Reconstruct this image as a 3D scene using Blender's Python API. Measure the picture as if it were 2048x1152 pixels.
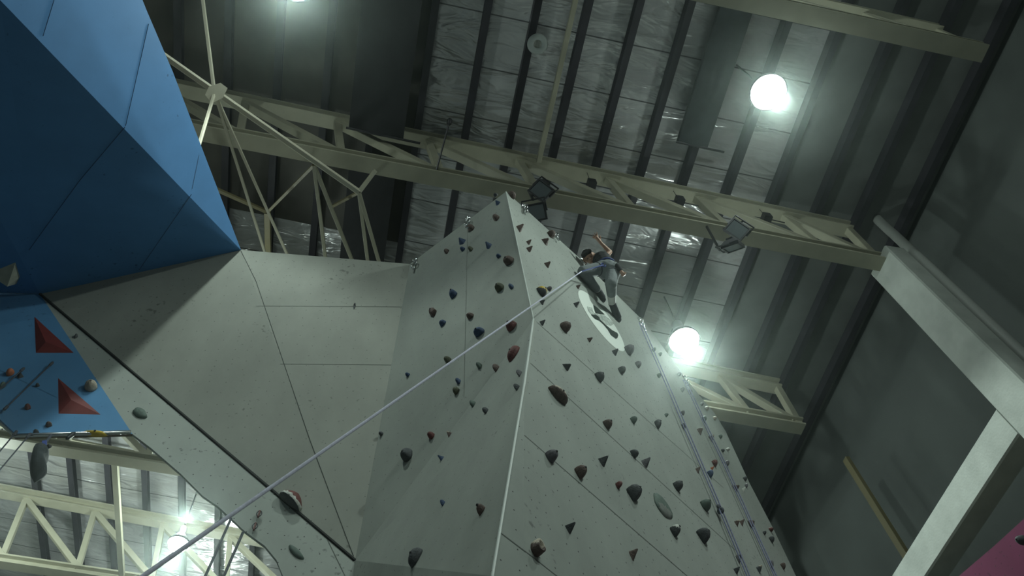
import bpy, bmesh, math, random
from mathutils import Vector, Matrix

for o in list(bpy.data.objects):
    bpy.data.objects.remove(o, do_unlink=True)
SC = bpy.context.scene
COL = SC.collection

# ------------------------------------------------------------------ camera
# X runs along the roof trusses, Y along the purlins, Z is up
EYE = Vector((0.0, 0.0, 1.6))
FPX = 1606.04
RIGHT = Vector((0.97818954, -0.19458832, -0.07266782))
DOWN = Vector((0.13182889, 0.85194691, -0.50676189))
FWD = Vector((0.16051907, 0.48612946, 0.85901791))
cam = bpy.data.cameras.new('camera')
cam_ob = bpy.data.objects.new('camera', cam)
COL.objects.link(cam_ob)
cam.sensor_width = 36.0
cam.lens = FPX / 2048.0 * 36.0
cam.clip_end = 200
_m = Matrix((RIGHT, -DOWN, -FWD)).transposed().to_4x4()
_m.translation = EYE
cam_ob.matrix_world = _m
SC.camera = cam_ob

# ------------------------------------------------------------------ world, exposure
w = bpy.data.worlds.new('world')
SC.world = w
w.use_nodes = True
w.node_tree.nodes['Background'].inputs[0].default_value = (0.5, 0.62, 0.58, 1)
w.node_tree.nodes['Background'].inputs[1].default_value = 0.02
SC.view_settings.view_transform = 'Standard'
SC.view_settings.look = 'None'
SC.view_settings.gamma = 1.0
SC.view_settings.use_curve_mapping = False
SC.view_settings.exposure = -1.02

# high-bay lamps of the hall: x, y, spot watts, glow (emission of the bulb)
LAMP_Z = 16.1
LAMP_TINT = (0.84, 1.0, 0.915)
LAMPS = [
    # in view
    (6.62, 3.25, 1100, 16, 150, 'glaring white high bay lamp at the upper right, beside the hanging dark panel'),
    (6.74, 8.90, 1000, 16, 55, 'glaring white high bay lamp just right of the climbing tower edge'),
    (-4.05, 16.62, 320, 12, 850, 'glaring white high bay lamp at the lower left, under the bright ceiling'),
    (-2.05, 2.84, 225, 10, 3, 'dim white high bay lamp cut by the top edge of the view'),
    # the rest of the two rows, out of view
    (-3.2, -2.6, 120, 12, 2, 'white high bay lamp behind the camera in the left row'),
    (6.68, -2.6, 1300, 16, 120, 'white high bay lamp behind the camera in the right row'),
    (6.68, -8.4, 900, 16, 4, 'white high bay lamp furthest behind the camera'),
    (6.8, 15.0, 900, 16, 20, 'white high bay lamp hidden behind the climbing tower'),
    (-9.5, 16.5, 320, 12, 850, 'white high bay lamp out of view beyond the blue wall'),
    (-3.6, 9.9, 700, 30, 90, 'white high bay lamp hidden behind the grey wing'),
    (-5.0, 23.5, 320, 12, 850, 'white high bay lamp at the far end of the hall'),
]

H = EYE.z


def ray(px, py):
    a, b = px - 1024.0, py - 576.0
    return Vector((RIGHT[i] * a + DOWN[i] * b + FWD[i] * FPX for i in range(3)))


def at_plane(px, py, n, d):          # n.(p-eye) = d
    v = ray(px, py)
    return EYE + v * (d / v.dot(n))


def at_x(px, py, x):
    return at_plane(px, py, Vector((1, 0, 0)), x)


def at_y(px, py, y):
    return at_plane(px, py, Vector((0, 1, 0)), y)


def at_z(px, py, z):                 # z above the eye
    return at_plane(px, py, Vector((0, 0, 1)), z)


def at_depth(px, py, d):
    return EYE + ray(px, py) * (d / FPX)


# ------------------------------------------------------------------ materials
def mat(name, color, rough=0.6, metal=0.0, noise=0.0, nscale=8.0, bump=0.0, bscale=40.0, spec=0.5):
    m = bpy.data.materials.new(name)
    m.use_nodes = True
    nt = m.node_tree
    b = nt.nodes['Principled BSDF']
    b.inputs['Base Color'].default_value = (*color, 1)
    b.inputs['Roughness'].default_value = rough
    b.inputs['Metallic'].default_value = metal
    b.inputs['Specular IOR Level'].default_value = spec
    if noise or bump:
        tc = nt.nodes.new('ShaderNodeTexCoord')
    if noise:
        n = nt.nodes.new('ShaderNodeTexNoise')
        n.inputs['Scale'].default_value = nscale
        n.inputs['Detail'].default_value = 5
        nt.links.new(tc.outputs['Object'], n.inputs['Vector'])
        r = nt.nodes.new('ShaderNodeMapRange')
        r.inputs[1].default_value = 0.3
        r.inputs[2].default_value = 0.7
        r.inputs[3].default_value = 1 - noise
        r.inputs[4].default_value = 1 + noise
        nt.links.new(n.outputs['Fac'], r.inputs[0])
        x = nt.nodes.new('ShaderNodeMix')
        x.data_type = 'RGBA'
        x.blend_type = 'MULTIPLY'
        x.inputs[0].default_value = 1
        x.inputs[6].default_value = (*color, 1)
        nt.links.new(r.outputs[0], x.inputs[7])
        nt.links.new(x.outputs[2], b.inputs['Base Color'])
    if bump:
        n2 = nt.nodes.new('ShaderNodeTexNoise')
        n2.inputs['Scale'].default_value = bscale
        n2.inputs['Detail'].default_value = 4
        nt.links.new(tc.outputs['Object'], n2.inputs['Vector'])
        bp = nt.nodes.new('ShaderNodeBump')
        bp.inputs['Strength'].default_value = bump
        bp.inputs['Distance'].default_value = 0.02
        nt.links.new(n2.outputs['Fac'], bp.inputs['Height'])
        nt.links.new(bp.outputs[0], b.inputs['Normal'])
    return m


def panel_mat(name, color, dots=True, scuff=0.12, hole=(0.03, 0.03, 0.03)):
    """Painted climbing panel: mottled paint, rub marks and a grid of bolt holes (UV in metres)."""
    m = mat(name, color, rough=0.75, spec=0.25)
    nt = m.node_tree
    b = nt.nodes['Principled BSDF']
    uv = nt.nodes.new('ShaderNodeUVMap')
    n = nt.nodes.new('ShaderNodeTexNoise')
    n.inputs['Scale'].default_value = 1.1
    n.inputs['Detail'].default_value = 6
    n.inputs['Roughness'].default_value = 0.65
    mp = nt.nodes.new('ShaderNodeMapping')
    mp.inputs['Scale'].default_value = (1.0, 0.6, 1)
    nt.links.new(uv.outputs[0], mp.inputs[0])
    nt.links.new(mp.outputs[0], n.inputs['Vector'])
    r = nt.nodes.new('ShaderNodeMapRange')
    r.inputs[1].default_value = 0.3
    r.inputs[2].default_value = 0.7
    r.inputs[3].default_value = 1 - scuff
    r.inputs[4].default_value = 1 + scuff
    nt.links.new(n.outputs['Fac'], r.inputs[0])
    # small dark scuffs that gather in patches
    s = nt.nodes.new('ShaderNodeTexNoise')
    s.inputs['Scale'].default_value = 13
    s.inputs['Detail'].default_value = 2
    nt.links.new(uv.outputs[0], s.inputs['Vector'])
    s2 = nt.nodes.new('ShaderNodeTexNoise')
    s2.inputs['Scale'].default_value = 0.8
    nt.links.new(uv.outputs[0], s2.inputs['Vector'])
    ad = nt.nodes.new('ShaderNodeMath')
    ad.operation = 'MULTIPLY_ADD'
    ad.inputs[1].default_value = 0.55
    nt.links.new(s2.outputs['Fac'], ad.inputs[0])
    nt.links.new(s.outputs['Fac'], ad.inputs[2])
    sr = nt.nodes.new('ShaderNodeMapRange')
    sr.inputs[1].default_value = 0.98
    sr.inputs[2].default_value = 1.08
    sr.inputs[3].default_value = 1.0
    sr.inputs[4].default_value = 0.55
    nt.links.new(ad.outputs[0], sr.inputs[0])
    mu = nt.nodes.new('ShaderNodeMath')
    mu.operation = 'MULTIPLY'
    nt.links.new(r.outputs[0], mu.inputs[0])
    nt.links.new(sr.outputs[0], mu.inputs[1])
    x = nt.nodes.new('ShaderNodeMix')
    x.data_type = 'RGBA'
    x.blend_type = 'MULTIPLY'
    x.inputs[0].default_value = 1
    x.inputs[6].default_value = (*color, 1)
    nt.links.new(mu.outputs[0], x.inputs[7])
    last = x.outputs[2]
    if dots:
        v = nt.nodes.new('ShaderNodeTexVoronoi')
        v.voronoi_dimensions = '2D'
        v.inputs['Scale'].default_value = 5.0
        v.inputs['Randomness'].default_value = 0.22
        nt.links.new(uv.outputs[0], v.inputs['Vector'])
        lt = nt.nodes.new('ShaderNodeMath')
        lt.operation = 'LESS_THAN'
        lt.inputs[1].default_value = 0.036
        nt.links.new(v.outputs['Distance'], lt.inputs[0])
        x2 = nt.nodes.new('ShaderNodeMix')
        x2.data_type = 'RGBA'
        x2.inputs[7].default_value = (*hole, 1)
        nt.links.new(lt.outputs[0], x2.inputs[0])
        nt.links.new(last, x2.inputs[6])
        last = x2.outputs[2]
    nt.links.new(last, b.inputs['Base Color'])
    return m


def foil_mat():
    """Shiny wavy insulation foil with seams across the bays."""
    m = mat('roof_foil', (0.70, 0.71, 0.71), rough=0.26, metal=0.55)
    nt = m.node_tree
    b = nt.nodes['Principled BSDF']
    tc = nt.nodes.new('ShaderNodeTexCoord')
    sep = nt.nodes.new('ShaderNodeSeparateXYZ')
    nt.links.new(tc.outputs['Object'], sep.inputs[0])
    fr = nt.nodes.new('ShaderNodeMath')
    fr.operation = 'PINGPONG'
    fr.inputs[1].default_value = 0.55
    nt.links.new(sep.outputs['Y'], fr.inputs[0])
    lt = nt.nodes.new('ShaderNodeMath')
    lt.operation = 'LESS_THAN'
    lt.inputs[1].default_value = 0.014
    nt.links.new(fr.outputs[0], lt.inputs[0])
    n = nt.nodes.new('ShaderNodeTexNoise')
    n.inputs['Scale'].default_value = 1.3
    n.inputs['Detail'].default_value = 4
    nt.links.new(tc.outputs['Object'], n.inputs['Vector'])
    r = nt.nodes.new('ShaderNodeMapRange')
    r.inputs[1].default_value = 0.3
    r.inputs[2].default_value = 0.7
    r.inputs[3].default_value = 0.8
    r.inputs[4].default_value = 1.1
    nt.links.new(n.outputs['Fac'], r.inputs[0])
    x = nt.nodes.new('ShaderNodeMix')
    x.data_type = 'RGBA'
    x.blend_type = 'MULTIPLY'
    x.inputs[0].default_value = 1
    x.inputs[6].default_value = (0.70, 0.71, 0.72, 1)
    nt.links.new(r.outputs[0], x.inputs[7])
    x2 = nt.nodes.new('ShaderNodeMix')
    x2.data_type = 'RGBA'
    x2.inputs[7].default_value = (0.19, 0.19, 0.20, 1)
    nt.links.new(lt.outputs[0], x2.inputs[0])
    nt.links.new(x.outputs[2], x2.inputs[6])
    nt.links.new(x2.outputs[2], b.inputs['Base Color'])
    mp = nt.nodes.new('ShaderNodeMapping')
    mp.inputs['Scale'].default_value = (0.9, 2.6, 1)
    nt.links.new(tc.outputs['Object'], mp.inputs[0])
    w1 = nt.nodes.new('ShaderNodeTexNoise')
    w1.inputs['Scale'].default_value = 1.2
    w1.inputs['Detail'].default_value = 3
    w1.inputs['Distortion'].default_value = 0.6
    nt.links.new(mp.outputs[0], w1.inputs['Vector'])
    bp = nt.nodes.new('ShaderNodeBump')
    bp.inputs['Strength'].default_value = 1.0
    bp.inputs['Distance'].default_value = 0.10
    nt.links.new(w1.outputs['Fac'], bp.inputs['Height'])
    nt.links.new(bp.outputs[0], b.inputs['Normal'])
    return m


def glow_mat(name, color, strength):
    m = bpy.data.materials.new(name)
    m.use_nodes = True
    nt = m.node_tree
    b = nt.nodes['Principled BSDF']
    b.inputs['Base Color'].default_value = (*color, 1)
    b.inputs['Emission Color'].default_value = (*color, 1)
    b.inputs['Emission Strength'].default_value = strength
    return m


M = {
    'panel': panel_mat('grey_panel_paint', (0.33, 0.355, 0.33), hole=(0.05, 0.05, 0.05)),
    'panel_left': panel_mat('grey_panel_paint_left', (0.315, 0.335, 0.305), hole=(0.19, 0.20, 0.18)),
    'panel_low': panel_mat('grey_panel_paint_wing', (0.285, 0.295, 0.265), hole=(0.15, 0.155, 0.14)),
    'blue': panel_mat('blue_panel_paint', (0.07, 0.20, 0.42), dots=False, scuff=0.10),
    'blue_low': panel_mat('blue_panel_paint_low', (0.095, 0.25, 0.46), dots=False, scuff=0.10),  # lighter blue used on the lower blue face
    'magenta': panel_mat('magenta_panel_paint', (0.17, 0.026, 0.082), dots=True),
    'seam': mat('panel_joint', (0.10, 0.11, 0.10), 0.8),
    'edge': mat('panel_edge_trim', (0.62, 0.66, 0.63), 0.5),
    'gap': mat('dark_gap', (0.02, 0.022, 0.022), 0.9),
    'blue_seam': mat('blue_joint', (0.03, 0.08, 0.17), 0.8),
    'ply': mat('plywood_back', (0.16, 0.12, 0.08), 0.8, noise=0.2),
    'cream': mat('cream_steel_paint', (0.38, 0.37, 0.28), 0.45, noise=0.08, nscale=3),
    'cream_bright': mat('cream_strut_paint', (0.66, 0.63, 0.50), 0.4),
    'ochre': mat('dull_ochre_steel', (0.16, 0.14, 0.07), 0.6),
    'purlin': mat('dark_purlin_steel', (0.028, 0.027, 0.036), 0.6, noise=0.2, nscale=3),
    'concrete': mat('painted_concrete', (0.44, 0.47, 0.44), 0.8, noise=0.12, nscale=2.5, bump=0.2, bscale=25),
    'wall': mat('wall_paint', (0.105, 0.12, 0.115), 0.85, noise=0.12, nscale=0.7, bump=0.1, bscale=20),
    'floor': mat('floor_mat', (0.14, 0.15, 0.15), 0.8, noise=0.1, nscale=2),
    'foil': foil_mat(),
    'sheet_dark': mat('dark_roof_sheet', (0.075, 0.072, 0.06), 0.6, noise=0.2, nscale=1.5),  # darker matte sheet over the near left bays in place of foil
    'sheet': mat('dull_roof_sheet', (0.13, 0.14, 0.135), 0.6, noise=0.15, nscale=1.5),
    'black': mat('black_fabric', (0.010, 0.011, 0.013), 0.85, noise=0.2, nscale=5),
    'charcoal': mat('charcoal_fabric', (0.045, 0.055, 0.058), 0.85, noise=0.15, nscale=4),
    'bag': mat('dark_bag_cloth', (0.030, 0.038, 0.042), 0.9, noise=0.3, nscale=6, bump=0.8, bscale=9),
    'metal': mat('zinc_metal', (0.6, 0.62, 0.63), 0.25, metal=1.0),
    'darkmetal': mat('dark_metal', (0.05, 0.05, 0.055), 0.4, metal=0.6),
    'glass': mat('flood_glass', (0.12, 0.14, 0.15), 0.15, spec=0.7),
    'pipe': mat('downpipe_plastic', (0.36, 0.38, 0.36), 0.5),
    'rope': mat('pale_lilac_rope', (0.50, 0.50, 0.62), 0.8, noise=0.15, nscale=60),
    'rope_dark': mat('dark_rope', (0.06, 0.065, 0.085), 0.85),
    'rope_blue': mat('blue_grey_rope', (0.20, 0.21, 0.33), 0.8, noise=0.25, nscale=50),
    'ring': mat('ring_plastic', (0.36, 0.40, 0.39), 0.6),
    'emblem': mat('emblem_white', (0.80, 0.86, 0.80), 0.6),
    'emblem_dark': mat('emblem_dark_paint', (0.030, 0.042, 0.036), 0.9, spec=0.1),
    'emblem_mid': mat('emblem_mid_paint', (0.42, 0.47, 0.43), 0.7, noise=0.5, nscale=14),
    'skin': mat('skin', (0.46, 0.27, 0.19), 0.55, noise=0.05),
    'hair': mat('dark_hair', (0.012, 0.010, 0.010), 0.5),
    'trousers': mat('grey_trousers', (0.22, 0.245, 0.255), 0.85, noise=0.12, nscale=6, bump=0.4, bscale=14),
    'vest': mat('black_vest', (0.014, 0.015, 0.018), 0.85),
    'harness': mat('blue_harness_webbing', (0.03, 0.06, 0.26), 0.7),
    'shoe': mat('dark_shoe', (0.02, 0.022, 0.032), 0.6),
    'sock': mat('pale_sock', (0.78, 0.78, 0.75), 0.8),
    'eye': mat('eye', (0.10, 0.08, 0.07), 0.3),
    'lip': mat('lips', (0.34, 0.13, 0.11), 0.5),
    'red': mat('dark_red_volume', (0.15, 0.019, 0.018), 0.6, noise=0.15, nscale=6),
    'cone': mat('beige_volume', (0.42, 0.42, 0.34), 0.6, noise=0.15),
    'h_brown': mat('hold_brown', (0.105, 0.070, 0.060), 0.7, noise=0.25, nscale=20, bump=0.4, bscale=60),
    'h_dark': mat('hold_dark_grey', (0.060, 0.066, 0.072), 0.7, noise=0.25, nscale=20, bump=0.4, bscale=60),
    'h_grey': mat('hold_grey', (0.13, 0.125, 0.14), 0.7, noise=0.25, nscale=20, bump=0.4, bscale=60),
    'h_blue': mat('hold_blue', (0.028, 0.060, 0.135), 0.65, noise=0.25, nscale=20, bump=0.4, bscale=60),
    'h_red': mat('hold_dark_red', (0.13, 0.035, 0.032), 0.65, noise=0.25, nscale=20, bump=0.4, bscale=60),
    'h_olive': mat('hold_olive', (0.075, 0.082, 0.048), 0.7, noise=0.25, nscale=20, bump=0.4, bscale=60),
    'h_tan': mat('hold_tan', (0.42, 0.37, 0.30), 0.7, noise=0.25, nscale=20, bump=0.4, bscale=60),
    'h_pale': mat('hold_pale', (0.55, 0.56, 0.52), 0.7, noise=0.3, nscale=16, bump=0.4, bscale=60),
    'h_green': mat('hold_green_grey', (0.10, 0.14, 0.12), 0.75, noise=0.2, nscale=20),
    'h_worn': mat('hold_worn_patch', (0.20, 0.215, 0.20), 0.8, noise=0.25, nscale=9),
    'h_yellow': mat('hold_yellow', (0.60, 0.42, 0.04), 0.6, noise=0.15, nscale=20),
    'h_orange': mat('hold_orange', (0.46, 0.14, 0.06), 0.6, noise=0.2, nscale=20),
}
EMIT = {}


def emit(s):
    if s not in EMIT:
        EMIT[s] = glow_mat('lamp_glow_%d' % s, (0.90, 1.0, 0.97), s)
    return EMIT[s]


# ------------------------------------------------------------------ object helpers
def tag(o, label=None, cat=None, group=None, kind=None):
    if label:
        o['label'] = label
    if cat:
        o['category'] = cat
    if group:
        o['group'] = group
    if kind:
        o['kind'] = kind
    return o


def empty(name, loc, label, cat, group=None):
    o = bpy.data.objects.new(name, None)
    COL.objects.link(o)
    o.location = loc
    o.empty_display_size = 0.2
    return tag(o, label, cat, group)


def origin_of(o):
    p = Vector((0, 0, 0))
    while o is not None:
        p += Vector(o.location)
        o = o.parent
    return p


class MB:
    """collects geometry in world coordinates, then links it as ONE mesh object"""

    def __init__(self):
        self.v, self.f, self.mi, self.uv = [], [], [], {}

    def add(self, verts, faces, mi=0):
        k = len(self.v)
        self.v += [Vector(p) for p in verts]
        for f in faces:
            self.f.append([i + k for i in f])
            self.mi.append(mi)

    def extr(self, prof, p0, p1, up=(0, 0, 1), mi=0):
        p0, p1 = Vector(p0), Vector(p1)
        d = (p1 - p0).normalized()
        u = Vector(up)
        s = d.cross(u)
        if s.length < 1e-4:
            s = d.cross(Vector((0, 1, 0)))
        s.normalize()
        u = s.cross(d).normalized()
        n = len(prof)
        vs = [p0 + s * a + u * b for a, b in prof] + [p1 + s * a + u * b for a, b in prof]
        fs = [[i, (i + 1) % n, n + (i + 1) % n, n + i] for i in range(n)]
        fs += [list(range(n))[::-1], list(range(n, 2 * n))]
        self.add(vs, fs, mi)

    def beam(self, p0, p1, w_, h_, up=(0, 0, 1), mi=0):
        a, b = w_ / 2, h_ / 2
        c = min(a, b) * 0.12
        self.extr([(-a + c, -b), (a - c, -b), (a, -b + c), (a, b - c), (a - c, b), (-a + c, b), (-a, b - c), (-a, -b + c)],
                  p0, p1, up, mi)

    def ibeam(self, p0, p1, w_, h_, t=0.02, up=(0, 0, 1), mi=0):
        a, b = w_ / 2, h_ / 2
        self.extr([(-a, -b), (a, -b), (a, -b + t), (t / 2, -b + t), (t / 2, b - t), (a, b - t), (a, b), (-a, b), (-a, b - t),
                   (-t / 2, b - t), (-t / 2, -b + t), (-a, -b + t)], p0, p1, up, mi)

    def box(self, lo, hi, mi=0):
        (x0, y0, z0), (x1, y1, z1) = lo, hi
        self.add([(x0, y0, z0), (x1, y0, z0), (x1, y1, z0), (x0, y1, z0), (x0, y0, z1), (x1, y0, z1), (x1, y1, z1), (x0, y1, z1)],
                 [[0, 3, 2, 1], [4, 5, 6, 7], [0, 1, 5, 4], [1, 2, 6, 5], [2, 3, 7, 6], [3, 0, 4, 7]], mi)

    def tube(self, pts, r, n=8, mi=0):
        pts = [Vector(p) for p in pts]
        rs = r if isinstance(r, (list, tuple)) else [r] * len(pts)
        rings, prev = [], None
        for i, p in enumerate(pts):
            d = (pts[min(i + 1, len(pts) - 1)] - pts[max(i - 1, 0)]).normalized()
            a = prev if prev is not None else Vector((0.123, 0.456, 0.88))
            s = d.cross(a)
            if s.length < 1e-3:
                s = d.cross(Vector((1, 0, 0)))
            s.normalize()
            u = s.cross(d).normalized()
            prev = u
            rings.append([p + (s * math.cos(2 * math.pi * k / n) + u * math.sin(2 * math.pi * k / n)) * rs[i] for k in range(n)])
        vs = [q for rg in rings for q in rg]
        fs = []
        for i in range(len(rings) - 1):
            for k in range(n):
                fs.append([i * n + k, i * n + (k + 1) % n, (i + 1) * n + (k + 1) % n, (i + 1) * n + k])
        fs += [list(range(n))[::-1], [(len(rings) - 1) * n + k for k in range(n)]]
        self.add(vs, fs, mi)

    def lathe(self, c, prof, axis=(0, 0, 1), n=24, mi=0, cap=True):
        """prof: list of (radius, height along axis)"""
        c, ax = Vector(c), Vector(axis).normalized()
        s = ax.orthogonal().normalized()
        u = ax.cross(s)
        vs, fs = [], []
        for r, h in prof:
            for k in range(n):
                a = 2 * math.pi * k / n
                vs.append(c + ax * h + (s * math.cos(a) + u * math.sin(a)) * r)
        for i in range(len(prof) - 1):
            for k in range(n):
                fs.append([i * n + k, i * n + (k + 1) % n, (i + 1) * n + (k + 1) % n, (i + 1) * n + k])
        if cap:
            fs += [list(range(n))[::-1], [(len(prof) - 1) * n + k for k in range(n)]]
        self.add(vs, fs, mi)

    def torus(self, c, axis, R, r, n=20, m=8, stretch=None, mi=0):
        c, ax = Vector(c), Vector(axis).normalized()
        s = ax.orthogonal().normalized()
        if stretch:
            s = (Vector(stretch) - ax * Vector(stretch).dot(ax)).normalized()
        u = ax.cross(s)
        vs, fs = [], []
        for i in range(n):
            a = 2 * math.pi * i / n
            rad = s * math.cos(a) * (1.6 if stretch else 1) + u * math.sin(a)
            nr = rad.normalized()
            for k in range(m):
                b = 2 * math.pi * k / m
                vs.append(c + rad * R + (nr * math.cos(b) + ax * math.sin(b)) * r)
        for i in range(n):
            for k in range(m):
                fs.append([i * m + k, ((i + 1) % n) * m + k, ((i + 1) % n) * m + (k + 1) % m, i * m + (k + 1) % m])
        self.add(vs, fs, mi)

    def poly(self, pts, mi=0):
        self.add(pts, [list(range(len(pts)))], mi)

    def slab(self, pts, back, mi=0, mi_back=None):
        """polygon with real thickness: front pts, back pts = pts + back"""
        n = len(pts)
        pts = [Vector(p) for p in pts]
        bk = [p + Vector(back) for p in pts]
        k = len(self.v)
        self.v += pts + bk
        self.f.append([k + i for i in range(n)])
        self.mi.append(mi)
        mb = mi if mi_back is None else mi_back
        self.f.append([k + n + i for i in range(n)][::-1])
        self.mi.append(mb)
        for i in range(n):
            j = (i + 1) % n
            self.f.append([k + i, k + n + i, k + n + j, k + j])
            self.mi.append(mb)

    def build(self, name, mats, parent=None, loc=None, smooth=False, planar_uv=None):
        if not isinstance(mats, (list, tuple)):
            mats = [mats]
        off = origin_of(parent) if parent is not None else Vector((0, 0, 0))
        lo = Vector(loc) if loc is not None else Vector((0, 0, 0))
        base = off + lo if parent is not None else lo
        me = bpy.data.meshes.new(name)
        me.from_pydata([tuple(p - base) for p in self.v], [], self.f)
        for m in mats:
            me.materials.append(m)
        for p, i in zip(me.polygons, self.mi):
            p.material_index = i
            p.use_smooth = smooth
        if planar_uv:
            o_, uu, vv = planar_uv
            lay = me.uv_layers.new(name='UVMap')
            for lp in me.loops:
                q = self.v[lp.vertex_index] - o_
                lay.data[lp.index].uv = (q.dot(uu), q.dot(vv))
        me.validate()
        me.update()
        bm = bmesh.new()
        bm.from_mesh(me)
        bmesh.ops.recalc_face_normals(bm, faces=bm.faces)
        bm.to_mesh(me)
        bm.free()
        o = bpy.data.objects.new(name, me)
        COL.objects.link(o)
        if parent is not None:
            o.parent = parent
        o.location = lo
        return o


def copy_tree(o, parent=None):
    c = o.copy()
    COL.objects.link(c)
    if parent is not None:
        c.parent = parent
    for ch in [k for k in bpy.data.objects if k.parent == o]:
        copy_tree(ch, c)
    return c


# ------------------------------------------------------------------ lamps
def bake_lamp():
    t = empty('high_bay_lamp', (0, 0, 0), 'x', 'lamp', 'high bay lamps of the hall roof')
    h = MB()
    h.lathe((0, 0, 0.10), [(0.10, 0.50), (0.12, 0.48), (0.13, 0.22), (0.20, 0.12), (0.34, -0.10), (0.36, -0.20), (0.345, -0.20),
                           (0.325, -0.10), (0.19, 0.10), (0.08, 0.18)], n=28)
    h.build('reflector', M['darkmetal'], t, smooth=True)
    return t


def bulb_mesh(t, s):
    g = MB()
    o = origin_of(t)
    g.lathe(o + Vector((0, 0, -0.06)), [(0.02, -0.30), (0.17, -0.26), (0.29, -0.16), (0.335, -0.03), (0.31, 0.04), (0.02, 0.06)], n=28)
    return g.build('bulb', emit(s), t, smooth=True)


lamp0 = bake_lamp()
for i, (x, y, wt, gl, sp, lab) in enumerate(LAMPS):
    t = lamp0 if i == 0 else copy_tree(lamp0)
    t.location = (x, y, LAMP_Z)
    t['label'] = lab
    bulb_mesh(t, gl)
    b = MB(); b.tube([(x, y, LAMP_Z + .56), (x, y, 16.95 + EYE.z - .137 * x + .27)], 0.02); b.build('hanging_rod', M['darkmetal'], t)
    if y > 16 and x < 0:                       # the lamps of the far bays are a smaller model
        for ch_ in t.children:
            if ch_.name.startswith(('bulb', 'reflector')):
                ch_.scale = (.74, .74, .74)
    L = bpy.data.lights.new('lamp_light', 'SPOT')
    L.energy = wt
    L.color = LAMP_TINT
    L.spot_size = math.radians(140)
    L.spot_blend = 0.25
    L.shadow_soft_size = 0.16
    lo = bpy.data.objects.new('lamp_light', L)
    COL.objects.link(lo)
    lo.parent = t
    lo.location = (0, 0, -0.56)
    lo.rotation_euler = (0, math.radians(22) if x > 0 else 0, 0)      # the right row is tilted towards the tower
    # point light added at each lamp to brighten the roof
    L = bpy.data.lights.new('roof_fill_light', 'POINT')
    L.energy = sp
    L.color = LAMP_TINT
    L.shadow_soft_size = 0.12
    lo = bpy.data.objects.new('roof_fill_light', L)
    COL.objects.link(lo)
    lo.parent = t
    lo.location = (0, 0, 0.75) if sp > 200 else (0, 0, -0.60)

# ------------------------------------------------------------------ the hall
XW, XL, YF, YB = 11.55, -15.5, 30.0, -14.0
RZ0, RK = 16.95 + H, 0.137                      # purlin underside height at x=0 and fall to the right


def roof_z(x):
    return RZ0 - RK * x


def struct(name, mb, m, **kw):
    o = mb.build(name, m, **kw)
    o['kind'] = 'structure'
    return o


b = MB(); b.box((XL - .3, YB - .3, -0.3), (XW + .3, YF + .3, 0.0)); struct('floor', b, M['floor'])
b = MB()
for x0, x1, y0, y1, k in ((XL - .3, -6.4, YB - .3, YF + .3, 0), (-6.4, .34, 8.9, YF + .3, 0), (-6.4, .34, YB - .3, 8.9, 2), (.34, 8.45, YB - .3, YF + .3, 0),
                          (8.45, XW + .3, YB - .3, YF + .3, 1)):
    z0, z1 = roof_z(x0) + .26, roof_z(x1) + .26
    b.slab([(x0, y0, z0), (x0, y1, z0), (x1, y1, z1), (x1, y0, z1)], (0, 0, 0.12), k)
struct('ceiling', b, [M['foil'], M['sheet'], M['sheet_dark']])
hl, hr = roof_z(XL) + .26, roof_z(XW) + .26
b = MB(); b.box((XW, YB - .3, 0), (XW + .3, YF + .3, hr)); struct('wall_right', b, M['wall'])
b = MB(); b.box((XL - .3, YB - .3, 0), (XL, YF + .3, hl)); struct('wall_left', b, M['wall'])
for nm, y0, y1 in (('wall_far', YF, YF + .3), ('wall_back', YB - .3, YB)):
    b = MB()
    b.slab([(XL, y0, 0), (XW, y0, 0), (XW, y0, hr), (XL, y0, hl)], (0, y1 - y0, 0))
    struct(nm, b, M['wall'])

# purlins -------------------------------------------------------------------
PX = [(-9.10, 'the leftmost seen between the tower arch and the lower left corner'),
      (-8.02, 'second from the left below the blue wall'),
      (-6.95, 'third from the left below the blue wall'),
      (-5.90, 'beside the glaring lower left lamp'),
      (-4.85, 'right of the glaring lower left lamp'),
      (-3.80, 'furthest right under the arch of the tower'),
      (-2.74, 'left of the dim lamp at the top edge'),
      (-1.70, 'between the dim lamp and the wide black panel'),
      (-0.66, 'above the wide black panel'),
      (0.34, 'just right of the wide black panel'),
      (1.38, 'between the wide black panel and the ring'),
      (2.34, 'running behind the grey ring'),
      (3.33, 'first to the right of the grey ring'),
      (4.31, 'second to the right of the grey ring'),
      (5.29, 'just left of the short hanging panel'),
      (6.25, 'above the short hanging panel'),
      (7.24, 'running past the glaring upper right lamp'),
      (8.26, 'first to the right of the upper right lamp'),
      (9.30, 'second to the right of the upper right lamp'),
      (10.25, 'beside the lip of the right wall'),
      (11.25, 'nearest to the right wall')]
pb = MB()
pw = 0.075
pb.extr([(-pw, 0), (pw, 0), (pw, .025), (-pw + .025, .025), (-pw + .025, .225), (pw, .225), (pw, .25), (-pw, .25)],
        (0, YB, 0), (0, YF, 0))
p0 = None
for x, d in PX:
    if p0 is None:
        p0 = pb.build('roof_purlin', M['purlin'])
        o = p0
    else:
        o = p0.copy()
        COL.objects.link(o)
    o.location = (x, 0, roof_z(x))
    tag(o, 'dark steel roof purlin ' + d, 'beam', 'roof purlins')

# trusses -------------------------------------------------------------------
def lo_z(x):
    return 14.88 + H - .095 * x


def up_z(x):
    return roof_z(x) - 0.15


NODES = [8.76 - 1.97 * k for k in range(12)]


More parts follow.
